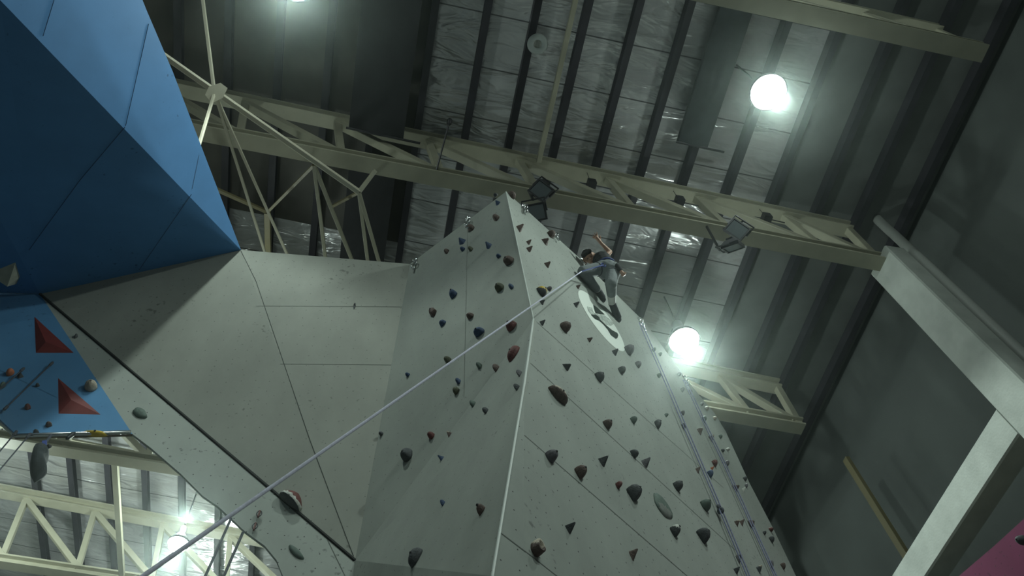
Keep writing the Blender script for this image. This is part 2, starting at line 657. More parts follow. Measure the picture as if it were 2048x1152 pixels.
def make_truss():
    t = empty('roof_truss', (0, 0, 0), 'x', 'truss', 'roof trusses')
    x0, x1 = XL + .1, 10.02
    c = MB(); c.ibeam((x0, 0, up_z(x0)), (x1, 0, up_z(x1)), .30, .28, .05); c.build('top_chord', M['cream'], t)
    c = MB(); c.ibeam((x0, 0, lo_z(x0)), (x1, 0, lo_z(x1)), .32, .26, .05); c.build('bottom_chord', M['cream'], t)
    prev = None
    for k, x in enumerate(NODES):
        c = MB()
        xs = x - .28
        c.beam((xs, 0, up_z(xs) - .12), (x, 0, lo_z(x) + .12), .15, .15)
        c.build('vertical_strut', M['cream'], t)
        nxt = 9.85 if k == 0 else NODES[k - 1]
        c = MB()
        c.beam((xs, 0, up_z(xs) - .12), (nxt, 0, lo_z(nxt) + .12), .17, .15)
        c.build('diagonal_strut', M['cream'], t)
    c = MB()
    c.beam((9.95, 0, lo_z(9.95)), (9.95, 0, up_z(9.95)), .16, .16)
    c.build('end_post', M['cream'], t)
    return t


TR = [(6.10, 'cream steel roof truss passing just above the tip of the grey tower'),
      (1.76, 'cream steel roof truss crossing the upper right corner'),
      (10.50, 'cream steel roof truss behind the glaring lamp right of the tower'),
      (14.90, 'cream steel roof truss just under the lip of the blue wall'),
      (19.30, 'cream steel roof truss across the bottom left corner, lowest in view'),
      (23.70, 'cream steel roof truss nearest the far wall'),
      (-2.60, 'cream steel roof truss overhead behind the camera')]
t0 = make_truss()
for i, (y, lab) in enumerate(TR):
    t = t0 if i == 0 else copy_tree(t0)
    t.location = (0, y, 0)
    t['label'] = lab

# bracing between the trusses ------------------------------------------------
def bar(name, p0, p1, w_, h_, m, label, cat, group=None):
    c = MB()
    mid = (Vector(p0) + Vector(p1)) / 2
    c.beam(p0, p1, w_, h_)
    return tag(c.build(name, m, loc=mid), label, cat, group)


bar('bracing_tie', (2.98, -2.4, up_z(2.98) - .2), (2.98, 5.98, up_z(2.98) - .2), .10, .10, M['cream'],
    'slim cream tie running from the top edge to the truss above the tower tip', 'brace', 'cream ties between the trusses')
bar('bracing_tie', (-5.78, 15.05, lo_z(-5.78) - .02), (-5.78, 19.1, lo_z(-5.78) - .02), .14, .12, M['cream'],
    'cream tie between the two trusses at lower left, beside the lamp', 'brace', 'cream ties between the trusses')
for dy, s in ((1.55, 'upper'), (2.0, 'lower')):
    bar('guide_rail', (XL + .2, 14.9 + dy, roof_z(XL) - .5), (3.5, 14.9 + dy, roof_z(3.5) - .5), .07, .07, M['cream'],
        'thin cream rail under the lower left ceiling, %s of the close pair' % s, 'rail', 'thin rails under the lower left ceiling')

# columns, beam, post and downpipe on the right --------------------------------
c = MB(); c.beam((10.23, 6.12, 0), (10.23, 6.12, lo_z(10) + .1), .70, .46, up=(1, 0, 0)); tag(c.build('column', M['concrete'], loc=(10.23, 6.12, 0)), 'pale concrete column at the right carrying the end of the middle truss', 'column')
c = MB(); c.beam((10.23, 6.47, 9.30 + H), (10.23, 14.9, 9.30 + H), .46, .62)
tag(c.build('wall_beam', M['concrete'], loc=(10.23, 10.6, 9.30 + H)), 'pale horizontal concrete beam running from the column to the bottom edge', 'beam')
c = MB(); c.beam((10.23, 15.1, 0), (10.23, 15.1, lo_z(10) + .1), .70, .46, up=(1, 0, 0)); tag(c.build('column', M['concrete'], loc=(10.23, 15.1, 0)), 'concrete column at the far end of the wall beam', 'column')
c = MB(); c.beam((10.66, 10.5, 9.61 + H), (10.66, 10.5, 12.9 + H), .16, .10, up=(1, 0, 0))
tag(c.build('wall_post', M['ochre'], loc=(10.66, 10.5, 9.61 + H)), 'slim cream steel post standing on the wall beam', 'post')
pp = [at_x(1672, 400, 10.9), at_x(1700, 412, 10.86), at_x(1730, 422, 10.8), at_x(1752, 436, 10.75), at_x(1775, 458, 10.7)]
pt = pp[-1]
pp += [Vector((10.68, pt.y - .02, pt.z - .35)), Vector((10.68, pt.y - .02, 8)), Vector((10.68, pt.y - .02, 0.02))]
c = MB(); c.tube(pp, 0.105, 12)
tag(c.build('downpipe', M['pipe'], loc=(10.68, pt.y, 0), smooth=True), 'grey round downpipe with bent top beside the concrete column', 'pipe')

# hanging dark panels -------------------------------------------------------
def hung_panel(name, x0, x1, y0, y1, zt, th, m, label):
    t = empty(name, ((x0 + x1) / 2, y0, zt), label, 'panel')
    c = MB()
    n = 14
    sl = -RK
    pts = []
    # sheet box with slightly bellied underside
    for j in range(2):
        y = (y0, y1)[j]
        for i in range(n + 1):
            x = x0 + (x1 - x0) * i / n
            pts.append((x, y, zt + sl * (x - x0) - th - .06 * math.sin(math.pi * i / n)))
    k = len(pts)
    top = [(p[0], p[1], zt + sl * (p[0] - x0)) for p in pts]
    fs = []
    m_ = n + 1
    for i in range(n):
        fs.append([i, i + 1, m_ + i + 1, m_ + i])
        fs.append([k + i, k + m_ + i, k + m_ + i + 1, k + i + 1])
        fs.append([i, k + i, k + i + 1, i + 1])
        fs.append([m_ + i, m_ + i + 1, k + m_ + i + 1, k + m_ + i])
    fs.append([0, m_, k + m_, k])
    fs.append([n, k + n, k + m_ + n, m_ + n])
    c.add(pts + top, fs)
    c.build('fabric', m, t)
    for y in (y0 + .02, y1 - .02):
        c = MB()
        z = zt - th - .03
        c.tube([(x0 - .05, y, z), (x1 + .35, y, z + sl * (x1 - x0 + .4))], .025)
        c.build('rod', M['darkmetal'], t)
    for x, y in ((x0 + .1, y0 + .4), (x1 - .1, y0 + .4), (x0 + .1, y1 - .4), (x1 - .1, y1 - .4)):
        c = MB()
        c.tube([(x, y, zt + sl * (x - x0) - .02), (x, y, roof_z(x) + .02)], .012)
        c.build('hanger', M['darkmetal'], t)
    return t


hung_panel('fabric_banner', 5.78, 6.42, 1.98, 4.98, roof_z(5.8) - .06, .12, M['charcoal'],
           'short charcoal fabric panel hanging left of the upper right lamp')
hung_panel('fabric_banner', -1.06, 0.06, -2.4, 5.85, roof_z(-1) - .75, .35, M['black'],
           'wide black fabric panel hanging from the roof, left of the tower tip')
hung_panel('fabric_banner', -1.0, 0.0, 6.75, 10.2, roof_z(-1) - .35, .30, M['black'],
           'black fabric panel beyond the middle truss, above the grey wall top')

# ring on the ceiling -------------------------------------------------------
rp = at_z(1075, 88, 16.35)
t = empty('ceiling_ring', rp, 'grey ring shaped fitting hanging among the purlins left of centre top', 'fitting')
c = MB(); c.torus(rp, (0, 0, 1), .145, .065, 32, 12); c.build('ring', M['ring'], t, smooth=True)
c = MB(); c.lathe(rp + Vector((0, 0, .03)), [(.10, 0), (.10, .05), (.02, .07)], n=20); c.build('centre_disc', M['h_pale'], t)
c = MB(); c.tube([rp + Vector((0, 0, .07)), rp + Vector((0, 0, roof_z(rp.x) + .3 - rp.z))], .015); c.build('stem', M['darkmetal'], t)

# black pole and little junction boxes on the middle truss ---------------------
a, e = at_y(899, 243, 5.2), at_y(872, 344, 6.02)
c = MB(); c.tube([a, e], .018); c.lathe(a, [(.035, -.06), (.05, -.03), (.05, .05), (.03, .08)], axis=(e - a)); tag(c.build('thin_pole', M['darkmetal'], loc=e), 'thin black pole leaning on the truss left of the tower tip', 'pole')
for px, py, lab in ((1183, 368, 'small dark box on the truss right of the tower tip'), (1359, 402, 'small dark box on the truss midway to the right floodlights'),
                    (1533, 436, 'small dark box on the truss right of the right floodlights')):
    q = at_y(px, py, 6.02)
    c = MB(); c.tube([q, Vector((q.x, 6.02, up_z(q.x) - .1))], .007); c.beam(q + Vector((0, .0, -.09)), q + Vector((0, 0, .09)), .18, .18); c.tube([q + Vector((-.45, .05, .06)), q + Vector((0, .02, .02)), q + Vector((.45, .05, .02))], .012)
    tag(c.build('junction_box', M['darkmetal'], loc=q), lab, 'box', 'dark boxes on the middle truss')

# floodlights -----------------------------------------------------------------
def floodlight(px, py, y, aim, size, label, roll=0.0):
    q = at_y(px, py, y)
    t = empty('floodlight', q, label, 'floodlight', 'floodlights on the middle truss')
    d = Vector(aim).normalized()
    s = d.cross(Vector((0, 0, 1))).normalized()
    u = s.cross(d)
    s, u = s * math.cos(roll) + u * math.sin(roll), u * math.cos(roll) - s * math.sin(roll)
    def P(a, b_, c_):
        return q + s * a * size + u * b_ * size + d * c_ * size
    c = MB()
    rim = [(-.5, -.42), (.5, -.42), (.5, .42), (-.5, .42)]
    bk = [(-.30, -.22), (.30, -.22), (.30, .22), (-.30, .22)]
    vs = [P(a, b_, .05) for a, b_ in rim] + [P(a, b_, -.12) for a, b_ in rim] + [P(a, b_, -.34) for a, b_ in bk] + [P(a * .86, b_ * .84, .05) for a, b_ in rim] + [P(a * .84, b_ * .82, .0) for a, b_ in rim]
    fs = [[8, 9, 10, 11], [16, 17, 18, 19]]
    for i in range(4):
        j = (i + 1) % 4
        fs += [[i, j, 4 + j, 4 + i], [4 + i, 4 + j, 8 + j, 8 + i], [i, 12 + i, 12 + j, j], [12 + i, 16 + i, 16 + j, 12 + j]]
    c.add(vs, fs)
    c.build('housing', M['darkmetal'], t)
    c = MB(); c.slab([P(a * .82, b_ * .80, .02) for a, b_ in rim], d * -.01); c.build('glass', M['glass'], t)
    c = MB(); c.tube([P(-.54, 0, -.05), P(-.54, .62, -.12), P(.54, .62, -.12), P(.54, 0, -.05)], .03 * size * 1.5, 6); c.build('bracket', M['darkmetal'], t)
    c = MB(); c.beam(P(0, .62, -.12), Vector((q.x, 6.02, lo_z(q.x) - .10)), .045, .045); c.build('mounting_arm', M['darkmetal'], t)
    for k in range(4):
        c = MB(); x = -.24 + .16 * k
        c.slab([P(x, -.18, -.34), P(x, .18, -.34), P(x, .15, -.44), P(x, -.15, -.44)], s * .02); c.build('cooling_fin', M['darkmetal'], t)
    return t


floodlight(1082, 381, 5.72, (-.35, -.75, -.60), .40, 'upper dark floodlight hanging right of the tower tip', .95)
floodlight(1071, 425, 5.95, (-.2, -.5, -.9), .40, 'lower dark floodlight half hidden behind the tower edge')
floodlight(1474, 459, 5.72, (-.35, -.75, -.60), .40, 'upper dark floodlight of the right hand pair on the truss', .95)
floodlight(1466, 495, 5.75, (.25, .6, -.75), .40, 'lower dark floodlight of the right hand pair, seen from behind', 1.1)

# ------------------------------------------------------------------ climbing tower and blue wall
def plane_of(p, q, r):
    n = (q - p).cross(r - p).normalized()
    if n.dot(EYE - p) < 0:
        n = -n
    return n, n.dot(p - EYE)


def on(plane, px, py, off=0.0):
    return at_plane(px, py, plane[0], plane[1]) + plane[0] * off


NR = Vector((0.62, -0.784, 0)).normalized()
PR = (NR, -2.78)                                     # right grey face
A = on(PR, 1012, 383)
K = on(PR, 1067, 638)
B = on(PR, 1049, 768)
L_ = at_z(820, 528, A.z - H)
PUL = plane_of(A, K, L_)                             # upper left face
C_ = on(PUL, 710, 1121)
PLL = plane_of(K, B, C_)                             # lower left face, flaring out
D = at_plane(985, 1152, *PR) + ray(985, 1152).normalized() * 0.10
G = at_z(482, 500, A.z - H)
E_ = at_y(80, 588, 7.2)
_hd = Vector((C_.x - E_.x, C_.y - E_.y, 0)).normalized()
_n4 = Vector((_hd.y, -_hd.x, 0))
if _n4.dot(EYE - E_) < 0:
    _n4 = -_n4
PF4 = (_n4, _n4.dot(E_ - EYE))                       # fascia under the overhang
J = on(PF4, 265, 868)
Q = at_z(0, 0, 8.9)
Q2 = G + (Q - G) * 1.5
EL = on(PF4, -330, 584)


def drop(p, z=0.0):
    return Vector((p.x, p.y, z))


def facet(name, pts, mats, parent, seams=(), sw=0.010, thick=0.04, label=None):
    pts = [Vector(p) for p in pts]
    n = Vector((0, 0, 0))
    for i in range(len(pts)):
        a_, b_ = pts[i] - pts[0], pts[(i + 1) % len(pts)] - pts[0]
        n += a_.cross(b_)
    n.normalize()
    if n.dot(EYE - pts[0]) < 0:
        n = -n
    u = Vector((0, 0, 1)).cross(n)
    u.normalize()
    v = n.cross(u)
    c = MB()
    c.slab(pts, -n * thick, 0, 2)
    pl = (n, n.dot(pts[0] - EYE))
    for s in seams:
        q = [on(pl, *p) for p in s]
        for a_, b_ in zip(q[:-1], q[1:]):
            dr = (b_ - a_).normalized().cross(n) * sw / 2
            o_ = n * 0.003
            c.add([a_ - dr + o_, b_ - dr + o_, b_ + dr + o_, a_ + dr + o_], [[0, 1, 2, 3]], 1)
    o = c.build(name, mats, parent, planar_uv=(pts[0], u, v))
    if label:
        o['label'] = label
    return o, pl


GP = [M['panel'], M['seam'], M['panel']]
tower = empty('climbing_tower', (1.2, 5.4, 0), 'tall grey climbing tower with pointed tip and arched wing in the middle', 'climbing wall')
RB = Vector((7.55, 9.52, 0)) + Vector((EYE.x, EYE.y, 0))
Rb = drop(Vector((0.62, 4.036, 0)))
facet('face_panel', [A, on(PR, 1160, 517), on(PR, 1290, 645), on(PR, 1372, 757), on(PR, 1400, 792), on(PR, 1429, 826), on(PR, 1451, 862), on(PR, 1499, 966), on(PR, 1547, 1058), on(PR, 1592, 1152),
                     RB, Rb, on(PR, 1048, 1152), on(PR, 1048, 868), B, K], GP, tower,
      [((1074, 645), (1446, 975)), ((1058, 724), (1470, 1100)), ((1049, 871), (1374, 1152)), ((1049, 1102), (1118, 1156))])
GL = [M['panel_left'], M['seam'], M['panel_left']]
facet('face_panel', [A, K, C_, L_], GL, tower, [((936, 432), (928, 795))], sw=.005)
Db = drop(D)
facet('face_panel', [K, B, C_], GL, tower)
facet('face_panel', [B, D, C_], GL, tower)
facet('face_panel', [D, Db, drop(C_), C_], GL, tower)
facet('face_panel', [B, on(PR, 1048, 868), on(PR, 1048, 1152), D], GP, tower, [((1001, 1066), (1050, 1103))])
facet('face_panel', [D, on(PR, 1048, 1152), Rb, Db], GP, tower)
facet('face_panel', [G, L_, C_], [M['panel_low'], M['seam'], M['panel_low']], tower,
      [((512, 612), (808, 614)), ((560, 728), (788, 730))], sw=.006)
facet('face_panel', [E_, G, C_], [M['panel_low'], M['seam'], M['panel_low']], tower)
F4S = [(265, 868), (302, 896), (362, 948), (405, 991), (437, 1013), (488, 1061), (530, 1092), (553, 1120), (566, 1152)]
F4P = [on(PF4, *p) for p in F4S]
facet('face_panel', [E_] + F4P + [drop(F4P[-1]), drop(C_), C_], [M['panel'], M['seam'], M['panel']], tower, [((655, 1080), (690, 1152))], sw=.008)
c = MB(); c.tube([E_, C_], .022, 6); c.build('joint_gap', M['gap'], tower)
c = MB()
for s in (((482, 502), (512, 562), (620, 880)), ((620, 880), (707, 1112))):
    pl = plane_of(G, L_, C_)
    c.tube([on(pl, *p, .002) for p in s], .005, 6)
c.build('panel_joint', M['seam'], tower)
c = MB(); c.tube([K, B, D, Db + Vector((0, 0, .01))], .012, 6); c.build('edge_trim', M['edge'], tower)
c = MB(); c.tube([A, K], .007, 6); c.build('edge_trim', M['edge'], tower)

# round emblem on the right face
HR = Vector((0.784, 0.62, 0)).normalized()
EC = on(PR, 1203, 641, .004)
emb_pl = (NR, PR[1] + .006)
ER = 0.585
c = MB()
ring = []
for i in range(64):
    a_ = 2 * math.pi * i / 64
    ring.append(EC + HR * ER * math.cos(a_) + Vector((0, 0, 1)) * ER * math.sin(a_))
c.slab(ring, -NR * .003)
emb = c.build('emblem', M['emblem'], tower)
emb['label'] = 'pale round emblem with a dark brush-like figure'
def emb_px(x, y):                                     # from the close view of the emblem
    return 1150 + x / 8.86, 570 + y / 8.86
for nm, mt, pts in (
        ('emblem_figure', 'emblem_mid', [(215, 380), (300, 400), (330, 490), (420, 520), (520, 540), (620, 610), (690, 690), (640, 720), (560, 700), (470, 610), (380, 530), (290, 520), (240, 460)]),
        ('emblem_figure', 'emblem_dark', [(325, 352), (420, 420), (525, 520), (440, 512), (365, 492), (345, 430)]),
        ('emblem_figure', 'emblem_dark', [(285, 525), (360, 524), (415, 555), (450, 610), (560, 718), (660, 800), (750, 848), (768, 885), (756, 932), (730, 952), (640, 885), (585, 790), (500, 690), (430, 628), (360, 600)])):
    c = MB()
    k_ = .002 if mt == 'emblem_mid' else .004
    c.slab([at_plane(*emb_px(*p), NR, PR[1] + .006 + k_) for p in pts], -NR * .0015)
    c.build(nm, M[mt], emb)

# blue wall ------------------------------------------------------------------
bw = empty('climbing_wall', (-6, 6.5, Q.z), 'blue faceted climbing wall overhanging at the left, joined to the grey wing', 'climbing wall')
BM = [M['blue'], M['blue_seam'], M['ply']]
T1 = at_z(345, 142, 11.2)
PB1 = plane_of(G, T1, Q)
T0, TX = on(PB1, 293, 20), on(PB1, 190, -240)
facet('face_panel', [E_, G, Q], BM, bw, [((383, 388), (278, 540))], sw=.01)
facet('face_panel', [E_, Q, Q2, EL], BM, bw)
c = MB()
facet('face_panel', [G, T1, T0, TX, Q2, Q], [M['blue'], M['blue_seam'], M['blue']], bw, [((398, 310), (384, 378))], sw=.008)
c = MB()
pl = plane_of(G, T1, Q)
c.tube([on(pl, 297, 48, .003), on(pl, 251, 252, .003)], .003, 5)
c.tube([on(pl, 108, 0, .003), on(pl, 86, 72, .003)], .003, 5)
pl = plane_of(E_, G, Q)
c.tube([on(pl, 250, 254, .003), on(pl, 160, 360, .003), on(pl, 58, 500, .003)], .004, 5)
c.build('panel_joint', M['blue_seam'], bw)
facet('face_panel', [E_, J, on(PF4, 30, 873), on(PF4, -2, 844), on(PF4, -330, 560 + 20), EL], [M['blue_low'], M['blue_seam'], M['ply']], bw)
c = MB(); c.tube([on(PF4, -330, 584, .02), on(PF4, 72, 587, .02)], .022, 8); c.build('metal_trim', M['metal'], bw, smooth=True)
c = MB(); c.tube([on(PF4, 262, 867, .02), on(PF4, 30, 874, .02), on(PF4, -2, 845, .02), on(PF4, -330, 600, .02)], .026, 8); c.build('metal_trim', M['metal'], bw, smooth=True)

# back frame of the walls -----------------------------------------------------
def strut(px0, py0, z0, px1, py1, z1, r):
    return at_z(px0, py0, z0), at_z(px1, py1, z1), r
fr = empty('support_frame', at_z(428, 185, 13.85), 'cream steel strut frame bracing the back of the wall beside the blue edge', 'frame')
N1, N2, N3 = at_z(429, 186, 13.85), at_z(628, 330, 13.85), at_z(718, 384, 13.85)
N0 = N1 + (N1 - N2) * 0.75
def fbar(p, q, wd, nm, m='cream_bright'):
    c = MB(); c.beam(p, q, wd, wd); c.build(nm, M[m], fr)
fbar(N0, N3, .085, 'chord')
c = MB()
dN = (N2 - N1).normalized()
nn = (EYE - N1).normalized()
up_ = dN.cross(nn).normalized()
off = nn * .07
c.slab([N1 + dN * -.10 + up_ * .12 + off, N1 + dN * .06 + up_ * .17 + off, N1 + dN * .15 + up_ * -.02 + off, N1 + dN * .12 + up_ * -.20 + off, N1 + dN * -.02 + up_ * -.20 + off, N1 + dN * -.13 + up_ * -.03 + off], nn * -.02)
c.build('gusset_plate', M['cream_bright'], fr)
for px, py, n in ((411, 158, 0), (437, 176, 0)):
    pass
fbar(N1, at_z(402, -30, 15.6), .05, 'strut')
fbar(N1, at_y(398, 290, 5.2), .042, 'strut')
fbar(N1, at_y(533, 515, 8.2), .044, 'strut')
fbar(N1, at_y(578, 517, 8.2), .044, 'strut')
fbar(N2, at_y(652, 525, 8.2), .064, 'strut', 'cream')
fbar(N2, at_y(708, 530, 8.2), .064, 'strut', 'cream')
fbar(N3, at_y(737, 535, 8.2), .064, 'strut', 'cream')
fbar(N3, at_y(762, 538, 8.2), .064, 'strut', 'cream')
P1, P2 = at_y(535, 424, 7.6), at_y(660, 415, 7.4)
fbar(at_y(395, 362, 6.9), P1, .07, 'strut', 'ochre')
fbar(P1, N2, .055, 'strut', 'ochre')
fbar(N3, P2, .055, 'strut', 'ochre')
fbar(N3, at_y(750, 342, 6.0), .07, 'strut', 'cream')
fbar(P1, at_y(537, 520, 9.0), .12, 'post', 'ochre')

# magenta wall at the right edge -----------------------------------------------
mw = empty('climbing_wall', (9.4, 7, 0), 'magenta climbing wall in the bottom right corner, below the wall beam', 'climbing wall')
MG = [M['magenta'], M['seam'], M['ply']]
m1, m2, m3 = at_x(1885, 1180, 9.1), at_x(1988, 1092, 9.1), at_x(2100, 990, 9.1)
facet('face_panel', [m1 + Vector((0, .9, -.3)), m1, m2, m3, m3 + Vector((0, -1.2, .2)), drop(m3 + Vector((0, -1.2, 0))), drop(m1 + Vector((0, .9, 0)))], MG, mw, thick=.5)

# ------------------------------------------------------------------ climbing holds
def hold_mesh(kind, wm, hm, om, seed, n):
    """verts in (right, up, out); returns verts, faces"""
    rnd = random.Random(seed)
    N, RINGS = 18, 7
    vs, fs = [], []
    ph = [rnd.uniform(0, 6.28) for _ in range(4)]
    def outline(a_):
        ca, sa = math.cos(a_), math.sin(a_)
        if kind == 'wedge':      # flat top edge, pointed below
            r = 0.5 * (1.0 if sa > 0 else 1.0)
            x = r * ca * (1.0 if sa > 0 else (1 + 0.55 * sa))
            y = r * sa * (0.55 if sa > 0 else 1.15)
        elif kind == 'tri':
            k = [90, 210, 330]
            m_ = min(abs((math.degrees(a_) - q + 180) % 360 - 180) for q in [30, 150, 270])
            r = 0.32 / math.cos(math.radians(60 - m_)) if m_ < 60 else .5
            x, y = r * ca, r * sa
        elif kind == 'half':
            x, y = 0.5 * ca, (0.22 if sa > 0 else 0.62) * sa
        elif kind == 'dome':
            x, y = 0.5 * ca, (0.75 if sa > 0 else 0.12) * sa
        elif kind == 'drop':
            x = 0.5 * ca * (1 - 0.45 * max(0, -sa)); y = 0.5 * sa * (0.8 if sa > 0 else 1.2)
        else:
            x, y = 0.5 * ca, 0.5 * sa
        wob = 1 + 0.07 * math.sin(2 * a_ + ph[0]) + 0.05 * math.sin(3 * a_ + ph[1]) + 0.03 * math.sin(5 * a_ + ph[2])
        return x * wob, y * wob
    sharp = {'wedge': 1.0, 'tri': 1.0, 'ball': .55, 'drop': .7, 'half': .8, 'long': .6, 'cup': .5, 'plate': .5}.get(kind, .7)
    upshift = {'wedge': .22, 'tri': .05, 'ball': .02, 'drop': .18, 'half': .12, 'long': .08, 'cup': .05, 'plate': 0}.get(kind, .1)
    for r in range(RINGS):
        t = r / (RINGS - 1)
        sc_ = max(0.05, math.cos(t * math.pi / 2) ** .85) if sharp < .9 else max(.16, 1 - t * .84)
        if kind == 'cup':
            sc_ = [1, 1, .98, .92, .62, .5, .06][r]
        if kind == 'plate':
            sc_ = [1, .97, .92, .8, .6, .3, .06][r]
        zz = math.sin(t * math.pi / 2) if sharp < .9 else t
        if kind == 'cup':
            zz = [0, .4, .75, 1, 1, .6, .55][r]
        for k in range(N):
            a_ = 2 * math.pi * k / N
            x, y = outline(a_)
            jx = 1 + rnd.uniform(-.03, .03)
            vs.append(Vector((x * wm * sc_ * jx, y * hm * sc_ * jx + upshift * hm * zz, om * zz * (1 + rnd.uniform(-.03, .03)))))
    for r in range(RINGS - 1):
        for k in range(N):
            fs.append([r * N + k, r * N + (k + 1) % N, (r + 1) * N + (k + 1) % N, (r + 1) * N + k])
    fs += [list(range(N))[::-1], [(RINGS - 1) * N + k for k in range(N)]]
    return vs, fs


CNAME = {'h_brown': 'brown', 'h_dark': 'dark grey', 'h_grey': 'grey', 'h_blue': 'blue', 'h_red': 'dark red', 'h_olive': 'olive', 'h_tan': 'tan',
         'h_pale': 'pale', 'h_green': 'green-grey', 'h_yellow': 'yellow', 'h_orange': 'orange'}
KNAME = {'wedge': 'wedge', 'tri': 'three-cornered', 'ball': 'round', 'drop': 'drop-shaped', 'half': 'half-moon', 'dome': 'half-moon', 'long': 'long', 'cup': 'hollow', 'plate': 'flat'}
HOLDS = []      # px, py, label, object
_used = {}


def add_hold(plane, face, px, py, wpx, hpx, color, kind, land, wmul=1.0, roll=0.0, custom=None, thick=None, tip=None):
    n = plane[0]
    p = on(plane, px, py)
    dep = (p - EYE).dot(FWD)
    u = Vector((0, 0, 1)).cross(n).normalized()
    v = n.cross(u)
    if u.dot(RIGHT) < 0:
        u, v = -u, -v
        v = v if v.z > 0 else -v
    if roll:
        c_, s_ = math.cos(roll), math.sin(roll)
        u, v = u * c_ + v * s_, v * c_ - u * s_
    wm = wpx * dep / FPX * wmul
    hm = hpx * dep / FPX * 0.95
    om = (thick if thick else 0.62 * min(wm, hm) + .02)
    vs, fs = hold_mesh(kind, wm, hm, om, int(px * 31 + py * 7), n)
    # keep the hold centred on its pixel although it sticks out of the wall
    mid = p - n * 0.0
    cen = n * (om * .45)
    sh = cen - ray(px, py).normalized() * cen.dot(ray(px, py).normalized())
    sh = sh - n * sh.dot(n)
    mid = mid - sh
    c = MB()
    c.add([mid + u * q.x + v * q.y + n * (q.z - .003) for q in vs], fs)
    mats = [M[color]]
    if tip:  # pale tops of holds: light their tips catch, put into colour
        mats += [M[tip], M['h_red']]
        k = 18
        for i in range(len(c.f)):
            cz = sum((c.v[j] - mid).dot(v) for j in c.f[i]) / len(c.f[i])
            cn = sum((c.v[j] - mid).dot(n) for j in c.f[i]) / len(c.f[i])
            if (cz > hm * .10) if kind == 'dome' else (cz / hm + .35 * cn / om > (.16 if tip == 'h_yellow' else .33)):
                c.mi[i] = 1
            if kind == 'plate':
                cu = sum((c.v[j] - mid).dot(u) for j in c.f[i]) / len(c.f[i])
                c.mi[i] = 1 if cz < -hm * .08 and abs(cu) < wm * .33 else 0
            if kind == 'dome' and cz > hm * .26:
                c.mi[i] = 2
    o = c.build('climbing_hold', mats, None, loc=mid, smooth=kind not in ('wedge', 'tri'))
    if max(wpx, hpx) >= 20 and kind not in ('cup', 'plate', 'wedge', 'tri'):
        bmb = MB()
        tq = mid + v * (hm * {'drop': .18, 'half': .12, 'dome': .1, 'wedge': .22, 'tri': .05, 'ball': .02, 'long': .08}.get(kind, .1)) + n * (om * .97)
        bmb.lathe(tq, [(.013, -.02), (.013, .003), (.009, .006), (.008, .001), (.002, .0)], axis=n, n=12)
        bo = bmb.build('bolt', M['darkmetal'], o)
    o['category'] = 'climbing hold'
    HOLDS.append([px, py, max(wpx, hpx), color, kind, face, land, custom, tip, o])
    return o


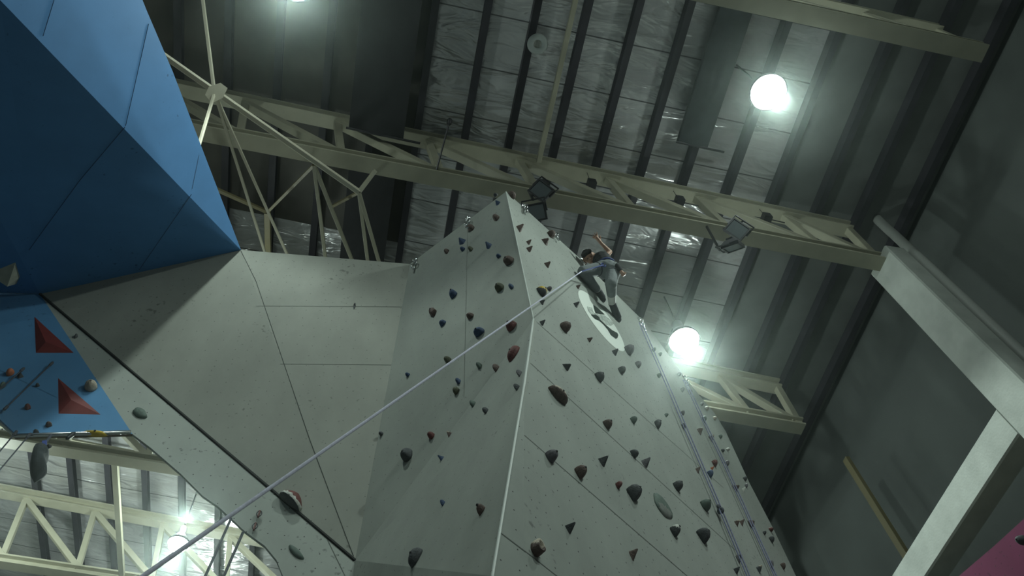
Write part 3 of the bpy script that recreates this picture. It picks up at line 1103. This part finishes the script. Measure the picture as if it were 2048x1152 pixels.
RF, LF, DF, OF, FF, BF = 'right face', 'upper left face', 'lower left face', 'grey wing', 'grey wing edge', 'blue wall'
R_H = [  # px, py, w, h, colour, kind
    (1038, 458, 15, 24, 'h_brown', 'wedge'), (1056, 486, 10, 14, 'h_brown', 'wedge'), (1057, 500, 12, 16, 'h_brown', 'wedge'),
    (1089, 485, 17, 15, 'h_brown', 'wedge'), (1100, 471, 16, 17, 'h_brown', 'drop'), (1093, 531, 13, 14, 'h_brown', 'wedge'),
    (1022, 392, 16, 14, 'h_brown', 'half'), (1097, 579, 10, 10, 'h_grey', 'drop'), (1083, 606, 12, 11, 'h_dark', 'wedge'),
    (1155, 575, 10, 10, 'h_brown', 'wedge'), (1151, 611, 12, 14, 'h_dark', 'wedge'), (1083, 647, 11, 14, 'h_dark', 'wedge'),
    (1127, 656, 21, 25, 'h_brown', 'ball'), (1178, 681, 11, 12, 'h_brown', 'tri'), (1228, 706, 13, 17, 'h_dark', 'wedge'),
    (1255, 703, 20, 24, 'h_grey', 'drop'), (1274, 730, 12, 16, 'h_grey', 'half'), (1241, 743, 15, 18, 'h_dark', 'drop'),
    (1196, 755, 21, 20, 'h_dark', 'half'), (1132, 736, 20, 17, 'h_dark', 'tri'), (1212, 850, 18, 20, 'h_brown', 'half'),
    (1265, 842, 13, 17, 'h_green', 'drop'), (1313, 850, 14, 22, 'h_dark', 'drop'), (1331, 831, 7, 8, 'h_green', 'ball'),
    (1100, 915, 25, 27, 'h_grey', 'drop'), (1158, 947, 23, 28, 'h_brown', 'drop'), (1204, 924, 21, 23, 'h_dark', 'wedge'),
    (1266, 909, 16, 17, 'h_dark', 'ball'), (1289, 927, 19, 25, 'h_grey', 'wedge'), (1235, 972, 13, 16, 'h_red', 'drop'),
    (1264, 989, 31, 34, 'h_dark', 'drop'), (1352, 973, 19, 23, 'h_dark', 'half'), (1407, 1011, 21, 25, 'h_green', 'half'),
    (1403, 1074, 29, 30, 'h_dark', 'drop'), (1138, 1057, 21, 24, 'h_dark', 'wedge'), (1264, 1110, 18, 26, 'h_brown', 'wedge'),
    (1316, 752, 9, 12, 'h_green', 'half'), (1306, 701, 8, 10, 'h_green', 'drop'), (1319, 710, 7, 9, 'h_green', 'drop'),
    (1363, 781, 8, 11, 'h_dark', 'drop'), (1378, 786, 9, 12, 'h_grey', 'drop'), (1364, 827, 7, 11, 'h_grey', 'drop'),
    (1365, 853, 9, 16, 'h_dark', 'half'), (1406, 840, 10, 17, 'h_green', 'drop'), (1439, 874, 7, 9, 'h_green', 'half'),
    (1444, 902, 6, 8, 'h_dark', 'ball'), (1454, 900, 7, 8, 'h_pale', 'ball'), (1427, 928, 11, 16, 'h_red', 'drop'),
    (1423, 938, 7, 10, 'h_orange', 'wedge'), (1394, 941, 10, 17, 'h_brown', 'wedge'), (1418, 949, 12, 17, 'h_blue', 'drop'),
    (1452, 928, 9, 14, 'h_grey', 'drop'), (1469, 978, 14, 19, 'h_brown', 'tri'), (1488, 958, 7, 11, 'h_dark', 'half'),
    (1486, 980, 6, 12, 'h_pale', 'wedge'), (1482, 1046, 10, 18, 'h_brown', 'wedge'), (1500, 1049, 11, 20, 'h_brown', 'long'),
    (1527, 1066, 6, 9, 'h_dark', 'half'), (1541, 1080, 10, 14, 'h_dark', 'drop'), (1540, 1060, 8, 10, 'h_red', 'ball'),
    (1475, 1118, 9, 18, 'h_grey', 'drop'), (1471, 1142, 13, 16, 'h_dark', 'wedge'), (1540, 1129, 9, 18, 'h_grey', 'drop'),
    (1564, 1133, 9, 14, 'h_brown', 'drop'), (1428, 838, 7, 10, 'h_tan', 'ball'), (1412, 818, 8, 9, 'h_tan', 'ball'),
    (1402, 809, 6, 7, 'h_dark', 'ball'), (1357, 750, 8, 8, 'h_grey', 'ball'), (1491, 972, 6, 10, 'h_grey', 'drop'),
]
LANDR = [(1081, 585, 'the yellow-patched ridge hold'), (1200, 640, 'the round emblem'), (1114, 792, 'the long brown oblong hold'), (1067, 638, 'the ridge kink'),
         (1325, 1013, 'the flat worn plate'), (1070, 1100, 'the hollow cup hold'), (1012, 383, 'the tower tip'), (1440, 1016, 'the rope knot'),
         (1365, 690, 'the lamp beside the tower'), (1590, 1152, 'the bottom right of the tower')]
for h in R_H:
    add_hold(PR, RF, *h, LANDR, wmul=1.12)
add_hold(PR, RF, 1081, 585, 25, 20, 'h_dark', 'half', LANDR, 1.1, tip='h_yellow', custom='dark half-moon hold with a yellow patch just right of the tower ridge')
add_hold(PR, RF, 1114, 792, 44, 26, 'h_brown', 'long', LANDR, 1.25, tip='h_tan', custom='long brown oblong hold with a tan upper edge on the right face')
add_hold(PR, RF, 1325, 1013, 62, 66, 'h_green', 'plate', LANDR, 1.0, thick=.045, tip='h_worn', custom='large flat worn green-grey plate hold low on the right face')
add_hold(PR, RF, 1347, 1064, 21, 26, 'h_dark', 'drop', LANDR, 1.1, tip='h_pale', custom='dark hold with a pale top just below the worn plate')
add_hold(PR, RF, 1070, 1100, 25, 32, 'h_brown', 'cup', LANDR, 1.0, tip='h_tan', custom='hollow cup-shaped brown hold at the bottom beside the crease')
add_hold(PR, RF, 1398, 863, 14, 20, 'h_brown', 'wedge', LANDR, 1.1, tip='h_pale', custom='brown wedge hold with pale top between the two rope pairs')
add_hold(PR, RF, 1421, 878, 12, 20, 'h_grey', 'wedge', LANDR, 1.1, tip='h_tan', custom='grey wedge hold with tan top behind the outer rope pair')
add_hold(PR, RF, 1472, 1047, 11, 16, 'h_brown', 'wedge', LANDR, 1.1, tip='h_tan', custom='tan-topped wedge hold, leftmost of three in a row near the tower edge')
add_hold(PR, RF, 1516, 1139, 13, 20, 'h_dark', 'wedge', LANDR, 1.1, tip='h_tan', custom='dark wedge hold with tan edge at the bottom between the rope pairs')

LANDL = [(1024, 651, 'the big dark red hold'), (959, 665, 'the big blue hold'), (942, 455, 'the upper left anchor chain'), (1019, 523, 'the brown red block'),
         (908, 588, 'the blue crescent'), (815, 911, 'the large dark lump'), (1012, 383, 'the tower tip')]
L_H = [
    (996, 407, 12, 10, 'h_blue', 'wedge'), (993, 437, 14, 14, 'h_brown', 'drop'), (943, 457, 14, 15, 'h_brown', 'half'),
    (925, 484, 19, 15, 'h_blue', 'wedge'), (926, 499, 10, 10, 'h_blue', 'ball'), (942, 499, 10, 11, 'h_olive', 'drop'),
    (978, 492, 14, 18, 'h_blue', 'wedge'), (894, 504, 11, 10, 'h_brown', 'drop'), (998, 513, 9, 9, 'h_blue', 'ball'),
    (1000, 576, 18, 20, 'h_olive', 'ball'), (1023, 574, 10, 12, 'h_blue', 'drop'),
    (867, 626, 15, 23, 'h_brown', 'drop'), (941, 633, 15, 14, 'h_brown', 'ball'), (886, 647, 14, 12, 'h_blue', 'half'),
    (992, 391, 9, 8, 'h_dark', 'ball'),
    (896, 721, 14, 15, 'h_olive', 'drop'), (959, 732, 12, 14, 'h_green', 'drop'), (917, 763, 10, 14, 'h_blue', 'drop'),
    (913, 782, 13, 18, 'h_olive', 'ball'), (863, 872, 14, 15, 'h_red', 'drop'),
    (816, 750, 9, 9, 'h_blue', 'ball'), (763, 868, 8, 11, 'h_dark', 'ball'),
]
for h in L_H:
    add_hold(PUL, LF, *h, LANDL)
add_hold(PUL, LF, 1019, 523, 21, 21, 'h_brown', 'long', LANDL, roll=.6, custom='brown red angular block on the upper left face beside the ridge')
add_hold(PUL, LF, 908, 588, 17, 20, 'h_blue', 'half', LANDL, roll=-.5, custom='dark blue crescent hold alone in the middle of the upper left face')
add_hold(PUL, LF, 959, 665, 22, 20, 'h_blue', 'ball', LANDL, custom='big dark blue hold just above the pale diagonal rope')
add_hold(PUL, LF, 1023, 652, 24, 20, 'h_red', 'half', LANDL, custom='big dark red hold touching the pale diagonal rope near the ridge')
add_hold(PUL, LF, 815, 911, 25, 30, 'h_dark', 'ball', LANDL, custom='large dark lump of a hold in the shaded triangle left of centre')
PB2 = plane_of(B, D, C_)
LANDD = [(1029, 710, 'the long dark red block'), (833, 1118, 'the dark oblong'), (884, 918, 'the three-pointed blue hold'), (964, 1021, 'the brown leaf hold')]
for h in [(1040, 748, 11, 16, 'h_grey', 'drop'), (1035, 776, 11, 17, 'h_dark', 'drop'), (994, 738, 14, 18, 'h_brown', 'drop')]:
    add_hold(plane_of(K, B, C_), DF, *h, LANDD)
for h in [(948, 809, 13, 18, 'h_green', 'half'), (973, 823, 12, 15, 'h_dark', 'drop'), (887, 1007, 9, 14, 'h_blue', 'drop')]:
    add_hold(PB2, DF, *h, LANDD)
add_hold(plane_of(K, B, C_), DF, 1029, 710, 20, 40, 'h_red', 'long', LANDD, roll=-.6, custom='long dark red block hold standing just left of the bright ridge')
add_hold(PB2, DF, 900, 870, 11, 19, 'h_brown', 'wedge', LANDD, tip='h_tan', custom='small brown hold with pale top on the edge of the shaded triangle')
add_hold(PB2, DF, 884, 918, 14, 14, 'h_blue', 'tri', LANDD, custom='small three-pointed blue hold with a long shadow, lower left face')
add_hold(PB2, DF, 964, 1021, 18, 22, 'h_brown', 'drop', LANDD, roll=-.4, custom='brown leaf-shaped hold low on the left face beside the ridge')
add_hold(PB2, DF, 833, 1118, 24, 46, 'h_dark', 'long', LANDD, roll=-.45, custom='large dark oblong hold at the very bottom of the lower left face')

PF3 = plane_of(E_, G, C_)
PF3b = plane_of(G, L_, C_)
add_hold(PF3, OF, 577, 1003, 56, 34, 'h_dark', 'dome', [], roll=-.72, thick=.16, tip='h_pale', custom='dark half-moon hold with white and rust rim on the wing joint')
add_hold(PF3b, OF, 709, 612, 4, 24, 'h_dark', 'long', [], thick=.02, custom='thin dark sliver hold alone high on the grey wing')
add_hold(PF4, FF, 280, 826, 36, 24, 'h_green', 'plate', [], roll=-.7, thick=.05, custom='dark oval plate on the wing edge right of the red triangles')
add_hold(PF4, FF, 592, 1104, 44, 16, 'h_green', 'plate', [], roll=-.75, thick=.04, custom='dim long plate low on the wing edge above the bright corner')
add_hold(PF4, FF, 152, 673, 6, 12, 'h_dark', 'drop', [], custom='tiny dark hold near the upper end of the wing edge')
LANDB = [(108, 680, 'the upper red triangle'), (155, 795, 'the lower red triangle'), (60, 775, 'the dark cord')]
for h in [(40, 752, 14, 12, 'h_dark', 'wedge'), (55, 815, 12, 12, 'h_red', 'drop'), (97, 850, 12, 11, 'h_brown', 'drop'),
          (75, 771, 8, 8, 'h_dark', 'ball'), (72, 864, 12, 9, 'h_dark', 'half'), (5, 772, 10, 18, 'h_green', 'drop')]:
    add_hold(PF4, BF, *h, LANDB)
add_hold(PF4, BF, 20, 746, 15, 17, 'h_orange', 'ball', LANDB, custom='orange round hold near the left edge of the blue wall')
add_hold(PF4, BF, 182, 773, 24, 27, 'h_tan', 'ball', LANDB, custom='round tan hold with dark sides between red triangle and wing edge')
add_hold(PF4, BF, 190, 868, 46, 12, 'h_yellow', 'long', LANDB, custom='long yellow hold on the lower lip of the blue wall')
add_hold((Vector((-1, 0, 0)), -9.06), 'magenta wall', 2042, 1080, 18, 22, 'h_dark', 'ball', [], custom='dark round hold at the edge of the magenta wall')

# triangular volumes
def volume(plane, pts, apex, hgt, m, label, name='wall_volume'):
    base = [on(plane, *p, -.004) for p in pts]
    top = on(plane, *apex) + plane[0] * hgt
    c = MB()
    n = len(base)
    c.add(base + [top], [[i, (i + 1) % n, n] for i in range(n)] + [list(range(n))[::-1]])
    tag(c.build(name, m, loc=base[0]), label, 'volume')
volume(PF4, [(67, 629), (152, 707), (70, 707)], (92, 690), .05, M['red'], 'dark red triangular volume on the blue wall, upper of two')
volume(PF4, [(114, 752), (206, 831), (115, 829)], (143, 806), .05, M['red'], 'dark red triangular volume on the blue wall, lower of two')
volume(plane_of(E_, Q, EL), [(-30, 545), (34, 516), (42, 552), (34, 568)], (20, 545), .25, M['cone'], 'beige pyramid volume at the left edge of the dark blue overhang')

# labels for the holds: look first, then the nearest landmark
def direction(dx, dy):
    a_ = math.degrees(math.atan2(-dy, dx)) % 360
    return ['right of', 'above right of', 'above', 'above left of', 'left of', 'below left of', 'below', 'below right of'][int((a_ + 22.5) // 45) % 8]
groups = {}
for h in HOLDS:
    px, py, sz, colr, kind, face, land, custom, tip, o = h
    o['group'] = 'climbing holds on the ' + face
    if custom:
        o['label'] = custom
        continue
    best = min(land, key=lambda q: (q[0] - px) ** 2 + (q[1] - py) ** 2)
    size = 'tiny' if sz < 10 else ('small' if sz < 16 else ('medium' if sz < 25 else 'large'))
    lab = '%s %s %s hold %s %s' % (size, CNAME[colr], KNAME[kind], direction(px - best[0], py - best[1]), best[2])
    groups.setdefault(lab, []).append(((px - best[0]) ** 2 + (py - best[1]) ** 2, o))
for lab, lst in groups.items():
    lst.sort(key=lambda q: q[0])
    for i, (d2, o) in enumerate(lst):
        o['label'] = lab if len(lst) == 1 else lab + [', nearest to it', ', second nearest to it', ', third nearest to it', ', fourth nearest to it', ', fifth nearest to it', ', sixth nearest to it'][i]

# ------------------------------------------------------------------ chains at the anchors
def chain(plane, px, py, label, n=3):
    p = on(plane, px, py, .03)
    t = empty('anchor_chain', p, label, 'chain', 'anchor chains along the tower top')
    nn = plane[0]
    u = Vector((0, 0, 1)).cross(nn).normalized()
    c = MB(); c.lathe(p + Vector((0, 0, .04)), [(.035, -.02), (.035, .0), (.012, .01), (.012, .03), (.002, .032)], axis=nn, n=12); c.build('hanger_plate', M['metal'], t)
    for i in range(n):
        c = MB()
        q = p + Vector((0, 0, -.05 - i * .085)) + u * (.03 * math.sin(i * 2.1)) + nn * .02
        c.torus(q, nn if i % 2 else u, .036, .011, 16, 6, stretch=(0, 0, 1))
        c.build('link', M['metal'], t, smooth=True)
chain(PR, 1046, 416, 'shiny anchor chain on the right face just right of the tower tip')
chain(PR, 1107, 471, 'shiny anchor chain on the top edge between the tip and the climber', 2)
chain(PR, 1163, 522, 'shiny anchor chain at the top edge beside the climber\'s head', 3)
chain(PR, 1277, 641, 'shiny anchor chain at the top of the inner rope pair', 4)
chain(PR, 1366, 757, 'shiny anchor chain at the top of the outer rope pair', 3)
chain(PUL, 938, 440, 'shiny anchor chain on the upper left edge of the tower', 4)
chain(PUL, 833, 523, 'shiny anchor chain where the wing meets the tower top', 3)

# ------------------------------------------------------------------ ropes
def rope(pts, r, m, label, name='climbing_rope', parent=None, group=None):
    c = MB()
    c.tube(pts, r, 8)
    o = c.build(name, m, parent, loc=None if parent is not None else pts[0], smooth=True)
    return tag(o, label, 'rope' if parent is None else None, group)


def wall_rope(pts, dx, label):
    t = empty('rope_pair', on(PR, *pts[0], .1), label, 'rope', 'top ropes on the right face')
    for k in (-1, 1):
        p = [at_plane(x + k * dx, y, NR, PR[1] + .07) for x, y in pts]
        e = p[-1] + (p[-1] - p[-2]).normalized() * ((p[-1].z - .05) / max(.05, (p[-2] - p[-1]).normalized().z))
        rope(p + [e], .010, M['rope_blue'], None, 'rope_strand', t)
    return t
wr = wall_rope([(1281, 645), (1296, 680), (1334, 768), (1372, 858), (1430, 992), (1497, 1152)], 2.6, 'inner pair of blue grey ropes running down the right face')
wr2 = wall_rope([(1369, 760), (1384, 792), (1407, 841), (1450, 930), (1500, 1040), (1553, 1156)], 2.2, 'outer pair of blue grey ropes near the right edge of the tower')
q = at_plane(1439, 1016, NR, PR[1] + .07)
c = MB(); c.torus(q, NR, .035, .022, 14, 8); c.torus(q + Vector((0, 0, -.05)), HR, .032, .022, 14, 8)
c.build('knot', M['rope_dark'], wr, smooth=True)
for sx, sy, lab in ((1447, 1035, 'x'),):
    pass

b0 = at_depth(1163, 543, 12.7)
b1 = at_depth(262, 1169, 2.55)
c = MB()
rope([b0 + (b1 - b0) * t for t in (0, .25, .5, .75, 1.0)] + [b1 + (b1 - b0).normalized() * .5], .0090, M['rope'], 'pale lilac climbing rope stretched diagonally from the climber to the bottom edge')

# cords and gear by the blue wall
LIP = lambda x, y, o=.05: on(PF4, x, y, o)
def cord(p, q, label, knobs=()):
    c = MB()
    c.tube([p, q], .009, 6)
    for k in knobs:
        c.lathe(k, [(.005, -.05), (.018, -.03), (.018, .03), (.005, .05)], axis=(q - p), n=10)
    return tag(c.build('rope', M['rope_dark'], loc=p), label, 'cord', 'cords at the blue wall')
a, e = LIP(103, 734), LIP(13, 822)
cord(a, e, 'long dark cord stretched across the blue wall left of the red triangles', (a, e))
a, e = LIP(46, 752, .1), LIP(-8, 800, .1)
cord(a, e, 'shorter dark cord beside the orange hold on the blue wall', (a,))
def vdrop(p, l):
    return p + Vector((0, 0, -l))
p = LIP(31, 873); cord(p, at_plane(-40, 950, *PF4), 'dark cord falling from the left corner of the lip', (p,))
p = LIP(58, 878); cord(p, at_plane(-30, 975, *PF4), 'dark cord falling from the lip left of the hanging bag', (p,))
p = LIP(142, 878); c = MB(); c.lathe(p, [(.01, -.07), (.025, -.05), (.03, .03), (.01, .07)], axis=(.4, 0, 1), n=12); tag(c.build('clip', M['darkmetal'], loc=p), 'dark clip on the lip of the blue wall right of the bag', 'clip')
p = LIP(102, 868)
bq = at_plane(78, 925, PF4[0], PF4[1] + .10)
t = empty('hanging_bag', bq, 'dark grey cloth bag hanging on a short cord under the blue wall lip', 'bag')
def bp(x, y):                                        # from the close view (9.6x) of the bag
    return at_plane(x / 9.6, 860 + y / 9.6, PF4[0], PF4[1] + .10)
c = MB()
outl = [(690, 340), (640, 420), (600, 560), (575, 720), (580, 850), (640, 960), (740, 900), (830, 840), (900, 770), (905, 690), (860, 560), (930, 470), (940, 400), (900, 340), (800, 310)]
cen = bp(750, 600)
nn = PF4[0]
front = [(bp(*q) - cen) for q in outl]
rings_ = [(1.0, -.0), (.96, .05), (.8, .10), (.5, .135), (.12, .15)]
vs, n_ = [], len(outl)
for s_, d_ in [(0.12, -.15), (.5, -.13), (.8, -.10), (.96, -.05)] + rings_:
    vs += [cen + q * s_ + nn * d_ for q in front]
fs = []
for i in range(len(vs) // n_ - 1):
    for k in range(n_):
        fs.append([i * n_ + k, i * n_ + (k + 1) % n_, (i + 1) * n_ + (k + 1) % n_, (i + 1) * n_ + k])
fs += [list(range(n_)), [len(vs) - n_ + k for k in range(n_)]]
c.add(vs, fs)
c.build('bag_body', M['bag'], t, smooth=True)
c = MB(); c.tube([bp(835, 340), bp(870, 260), bp(980, 90)], .018, 6); c.build('cord', M['rope_dark'], t)
c = MB(); c.beam(bp(850, 330), bp(855, 230), .05, .05); c.build('strap', M['harness'], t)
c = MB(); c.lathe(bp(930, 320), [(.01, -.03), (.035, 0), (.01, .03)], axis=nn, n=12); c.build('buckle', M['darkmetal'], t)
# quickdraws under the wing edge
for pts, lab in ((((522, 1022), (514, 1045), (505, 1072)), 'dark quickdraw chain hanging on the wing edge left of the half-moon hold'),):
    q = [on(PF4, *p, .05) for p in pts]
    t = empty('quickdraw', q[0], lab, 'quickdraw')
    for a_, b_ in zip(q[:-1], q[1:]):
        c = MB(); m_ = (a_ + b_) / 2; c.torus(m_, PF4[0], .026, .008, 16, 6, stretch=(b_ - a_)); c.build('carabiner', M['darkmetal'], t, smooth=True)
        c = MB(); c.beam(a_ + (b_ - a_) * .3, b_ - (b_ - a_) * .2, .035, .018); c.build('sling', M['h_red'], t)
for (x0, y0, x1, y1, lab) in ((462, 1041, 405, 1165, 'dark strap hanging from the wing edge just right of the lower left lamp'),
                              (486, 1068, 440, 1170, 'dark strap hanging from the wing edge, right hand of two')):
    p = on(PF4, x0, y0, .03)
    c = MB(); c.beam(p, at_plane(x1, y1, PF4[0], PF4[1] + .1), .028, .02); tag(c.build('hanging_strap', M['rope_dark'], loc=p), lab, 'strap', 'straps under the wing edge')

# ------------------------------------------------------------------ haze volume added for the glow round the lamps
HAZE = 0.0018
if HAZE:
    c = MB(); c.box((XL - 1, YB - 1, -1), (XW + 1, YF + 1, 20.6))
    hz = c.build('haze_volume', mat('lamp_halo_haze', (1, 1, 1)))
    hz['kind'] = 'structure'
    nt = hz.data.materials[0].node_tree
    nt.nodes.clear()
    ou = nt.nodes.new('ShaderNodeOutputMaterial')
    vs_ = nt.nodes.new('ShaderNodeVolumeScatter')
    vs_.inputs['Color'].default_value = (0.85, 1.0, 0.96, 1)
    vs_.inputs['Density'].default_value = HAZE
    vs_.inputs['Anisotropy'].default_value = 0.95
    nt.links.new(vs_.outputs[0], ou.inputs['Volume'])

# ------------------------------------------------------------------ the climber
def capsule_blob(caps, name, m, parent, voxel=0.012, smooth_it=3):
    """union of tapered capsules (p, q, r0, r1[, squash]) remeshed into one continuous surface"""
    off = origin_of(parent)
    bm = bmesh.new()
    for cp in caps:
        p, q, r0, r1 = cp[:4]
        p, q = Vector(p) - off, Vector(q) - off
        d = q - p
        L = d.length
        n = max(2, int(L / (min(r0, r1) * 0.45)) + 1) if L > 1e-5 else 1
        ax = d.normalized() if L > 1e-5 else Vector((0, 0, 1))
        for i in range(n):
            t = i / (n - 1) if n > 1 else 0
            r = r0 + (r1 - r0) * t
            bmesh.ops.create_icosphere(bm, subdivisions=2, radius=r, matrix=Matrix.Translation(p + d * t))
    me = bpy.data.meshes.new(name)
    bm.to_mesh(me)
    bm.free()
    o = bpy.data.objects.new(name, me)
    COL.objects.link(o)
    md = o.modifiers.new('r', 'REMESH')
    md.mode = 'VOXEL'
    md.voxel_size = voxel
    if smooth_it:
        ms = o.modifiers.new('s', 'SMOOTH')
        ms.factor = .5
        ms.iterations = smooth_it
    dg = bpy.context.evaluated_depsgraph_get()
    ev = o.evaluated_get(dg)
    me2 = bpy.data.meshes.new_from_object(ev)
    o.modifiers.clear()
    o.data = me2
    bpy.data.meshes.remove(me)
    me2.materials.clear()
    me2.materials.append(m)
    for p in me2.polygons:
        p.use_smooth = True
    o.parent = parent
    return o


DP = at_depth
hipL, hipR = DP(1206, 537, 13.45), DP(1226, 541, 13.40)
pel = (hipL + hipR) / 2
UPV = Vector((0, 0, 1))
chest = DP(1204, 521, 13.80)
neck = DP(1194, 513, 13.98)
shR, shL = DP(1208, 516, 13.80), DP(1186, 527, 14.02)
elR, wrR = DP(1220, 504, 13.95), DP(1203, 487, 13.95)
haR = DP(1193, 475, 13.95)
shL2 = DP(1222, 526, 13.62)
elL, wrL, haL = DP(1235, 534, 13.30), DP(1242, 543, 13.20), DP(1246, 548, 13.17)
head = DP(1178, 515, 14.0)
knL, anL, toL = DP(1166, 543, 13.20), DP(1197, 583, 13.48), DP(1203, 594, 13.50)
knR, anR, toR = DP(1222, 567, 13.05), DP(1224, 606, 13.40), DP(1235, 634, 13.52)
person = empty('person', pel, 'person roped high on the tower, one arm raised, grey trousers, black vest', 'person')
caps = [
    (pel, chest, .125, .15), (chest, neck, .13, .06), (neck, head, .055, .06),
    (chest, shR, .11, .068), (shR, elR, .052, .042), (elR, wrR, .042, .030), (wrR, haR, .030, .034),
    (chest, shL2, .11, .065), (shL2, elL, .052, .042), (elL, wrL, .042, .030), (wrL, haL, .032, .036),
    (pel, hipL, .13, .11), (pel, hipR, .13, .11),
    (hipL, knL, .09, .062), (knL, anL, .058, .038), (anL, toL, .038, .034),
    (hipR, knR, .09, .062), (knR, anR, .058, .038), (anR, toR, .038, .034),
    (head, head, .10, .10),
]
# face: looks down towards the camera and a little to the right
face_d = (DP(1190, 522, 13.0) - head).normalized()
fu = (UPV - face_d * UPV.dot(face_d)).normalized()
fu = (fu * .9 - RIGHT * .45).normalized()
fs_ = face_d.cross(fu).normalized()
fu = fs_.cross(face_d).normalized()
def HP(a_, b_, c_):
    return head + fs_ * a_ + fu * b_ + face_d * c_
caps += [(HP(0, .03, -.01), HP(0, .03, -.01), .105, .105), (HP(0, -.07, .045), HP(0, -.07, .045), .062, .062),      # skull, jaw
         (HP(0, -.01, .10), HP(0, -.03, .118), .014, .018),                                                       # nose
         (HP(-.10, -.01, 0), HP(-.10, .02, 0), .022, .02), (HP(.10, -.01, 0), HP(.10, .02, 0), .022, .02),          # ears
         (HP(-.05, .03, .078), HP(.05, .03, .078), .020, .020)]                                                   # brow
# fingers of the raised open hand and of the curled lower hand
hd = (haR - wrR).normalized()
hs = hd.cross(FWD).normalized()
for k, (o_, l_) in enumerate(((-.032, .062), (-.011, .075), (.011, .070), (.030, .052))):
    base = haR + hs * o_ * .9
    mid_ = base + hd * l_ * .6 + hs * o_ * .5
    tip_ = mid_ + hd * l_ * .5 + hs * o_ * .4 - FWD * .018
    caps += [(base, mid_, .0125, .011), (mid_, tip_, .011, .009)]
tb = wrR + (haR - wrR) * .4
caps += [(tb, tb + hs * -.055 + hd * .035, .013, .012), (tb + hs * -.055 + hd * .035, tb + hs * -.068 + hd * .075, .012, .010)]
hd2 = (haL - wrL).normalized()
hs2 = hd2.cross(FWD).normalized()
for k, (o_, l_) in enumerate(((-.03, .05), (-.010, .058), (.010, .055), (.028, .043))):
    base = haL + hs2 * o_
    mid_ = base + hd2 * l_ * .6 - FWD * .02
    tip_ = mid_ - hd2 * l_ * .2 - FWD * .04
    caps += [(base, mid_, .0125, .011), (mid_, tip_, .011, .009)]
caps += [(haL - hd2 * .02, haL + hs2 * .05 + hd2 * .01 - FWD * .02, .013, .011)]
capsule_blob(caps, 'body', M['skin'], person, .0085, 2)
# clothes
def lerp(a_, b_, t):
    return a_ + (b_ - a_) * t
o = capsule_blob([(pel, lerp(pel, chest, .30), .152, .15), (pel, hipL, .165, .15), (pel, hipR, .175, .155),
              (hipL, knL, .132, .098), (knL, lerp(knL, anL, .86), .098, .072),
              (hipR, knR, .132, .104), (knR, lerp(knR, anR, .50), .100, .084)], 'trousers', M['trousers'], person, .013, 2)
capsule_blob([(lerp(pel, chest, .25), chest, .152, .168), (chest, lerp(chest, neck, .45), .15, .09), (chest, shR, .128, .083), (chest, shL2, .128, .083),
              (shL2, elL, .075, .060), (elL, lerp(elL, wrL, .8), .060, .046)],
             'vest', M['vest'], person, .012, 2)
capsule_blob([(lerp(knR, anR, .50), lerp(knR, anR, .98), .080, .066)], 'sock', M['sock'], person, .010, 1)
capsule_blob([(lerp(knL, anL, .88), anL, .062, .056)], 'sock', M['sock'], person, .010, 1)
for an, to in ((anL, toL), (anR, toR)):
    d_ = (to - an).normalized()
    capsule_blob([(an, an + d_ * .02, .064, .068), (an, to, .064, .070), (to, to + d_ * .05, .070, .056)], 'shoe', M['shoe'], person, .010, 1)
capsule_blob([(HP(0, .062, -.045), HP(0, .062, -.045), .098, .098), (HP(-.055, .092, .05), HP(.055, .092, .05), .050, .050), (HP(0, .0, -.065), HP(0, .02, -.065), .092, .092)], 'hair', M['hair'], person, .010, 1)
c = MB()
for sx in (-.036, .036):
    c.lathe(HP(sx, .006, .094), [(.002, -.010), (.010, -.004), (.010, .0), (.002, .004)], axis=face_d, n=10)
c.build('eyes', M['eye'], person)
c = MB(); c.tube([HP(-.03, -.068, .098), HP(0, -.074, .108), HP(.03, -.068, .098)], [.005, .009, .005], 8); c.build('mouth', M['lip'], person)
# harness: waist belt, two leg loops, tie-in
har = None
ax = (chest - pel).normalized()
c = MB(); c.torus(lerp(pel, chest, .28), ax, .160, .016, 28, 8); har = c.build('harness', M['harness'], person, smooth=True)
for hp, kn in ((hipL, knL), (hipR, knR)):
    c = MB(); d_ = (kn - hp).normalized(); c.torus(lerp(hp, kn, .28), d_, .112, .014, 24, 8); c.build('leg_loop', M['rope_dark'], har, smooth=True)
c = MB(); tp = DP(1207, 530, 13.28); c.torus(tp, (0, 1, 0), .035, .010, 16, 6, stretch=(0, 0, 1)); c.tube([tp, b0, ], .012); c.build('tie_in', M['harness'], har)
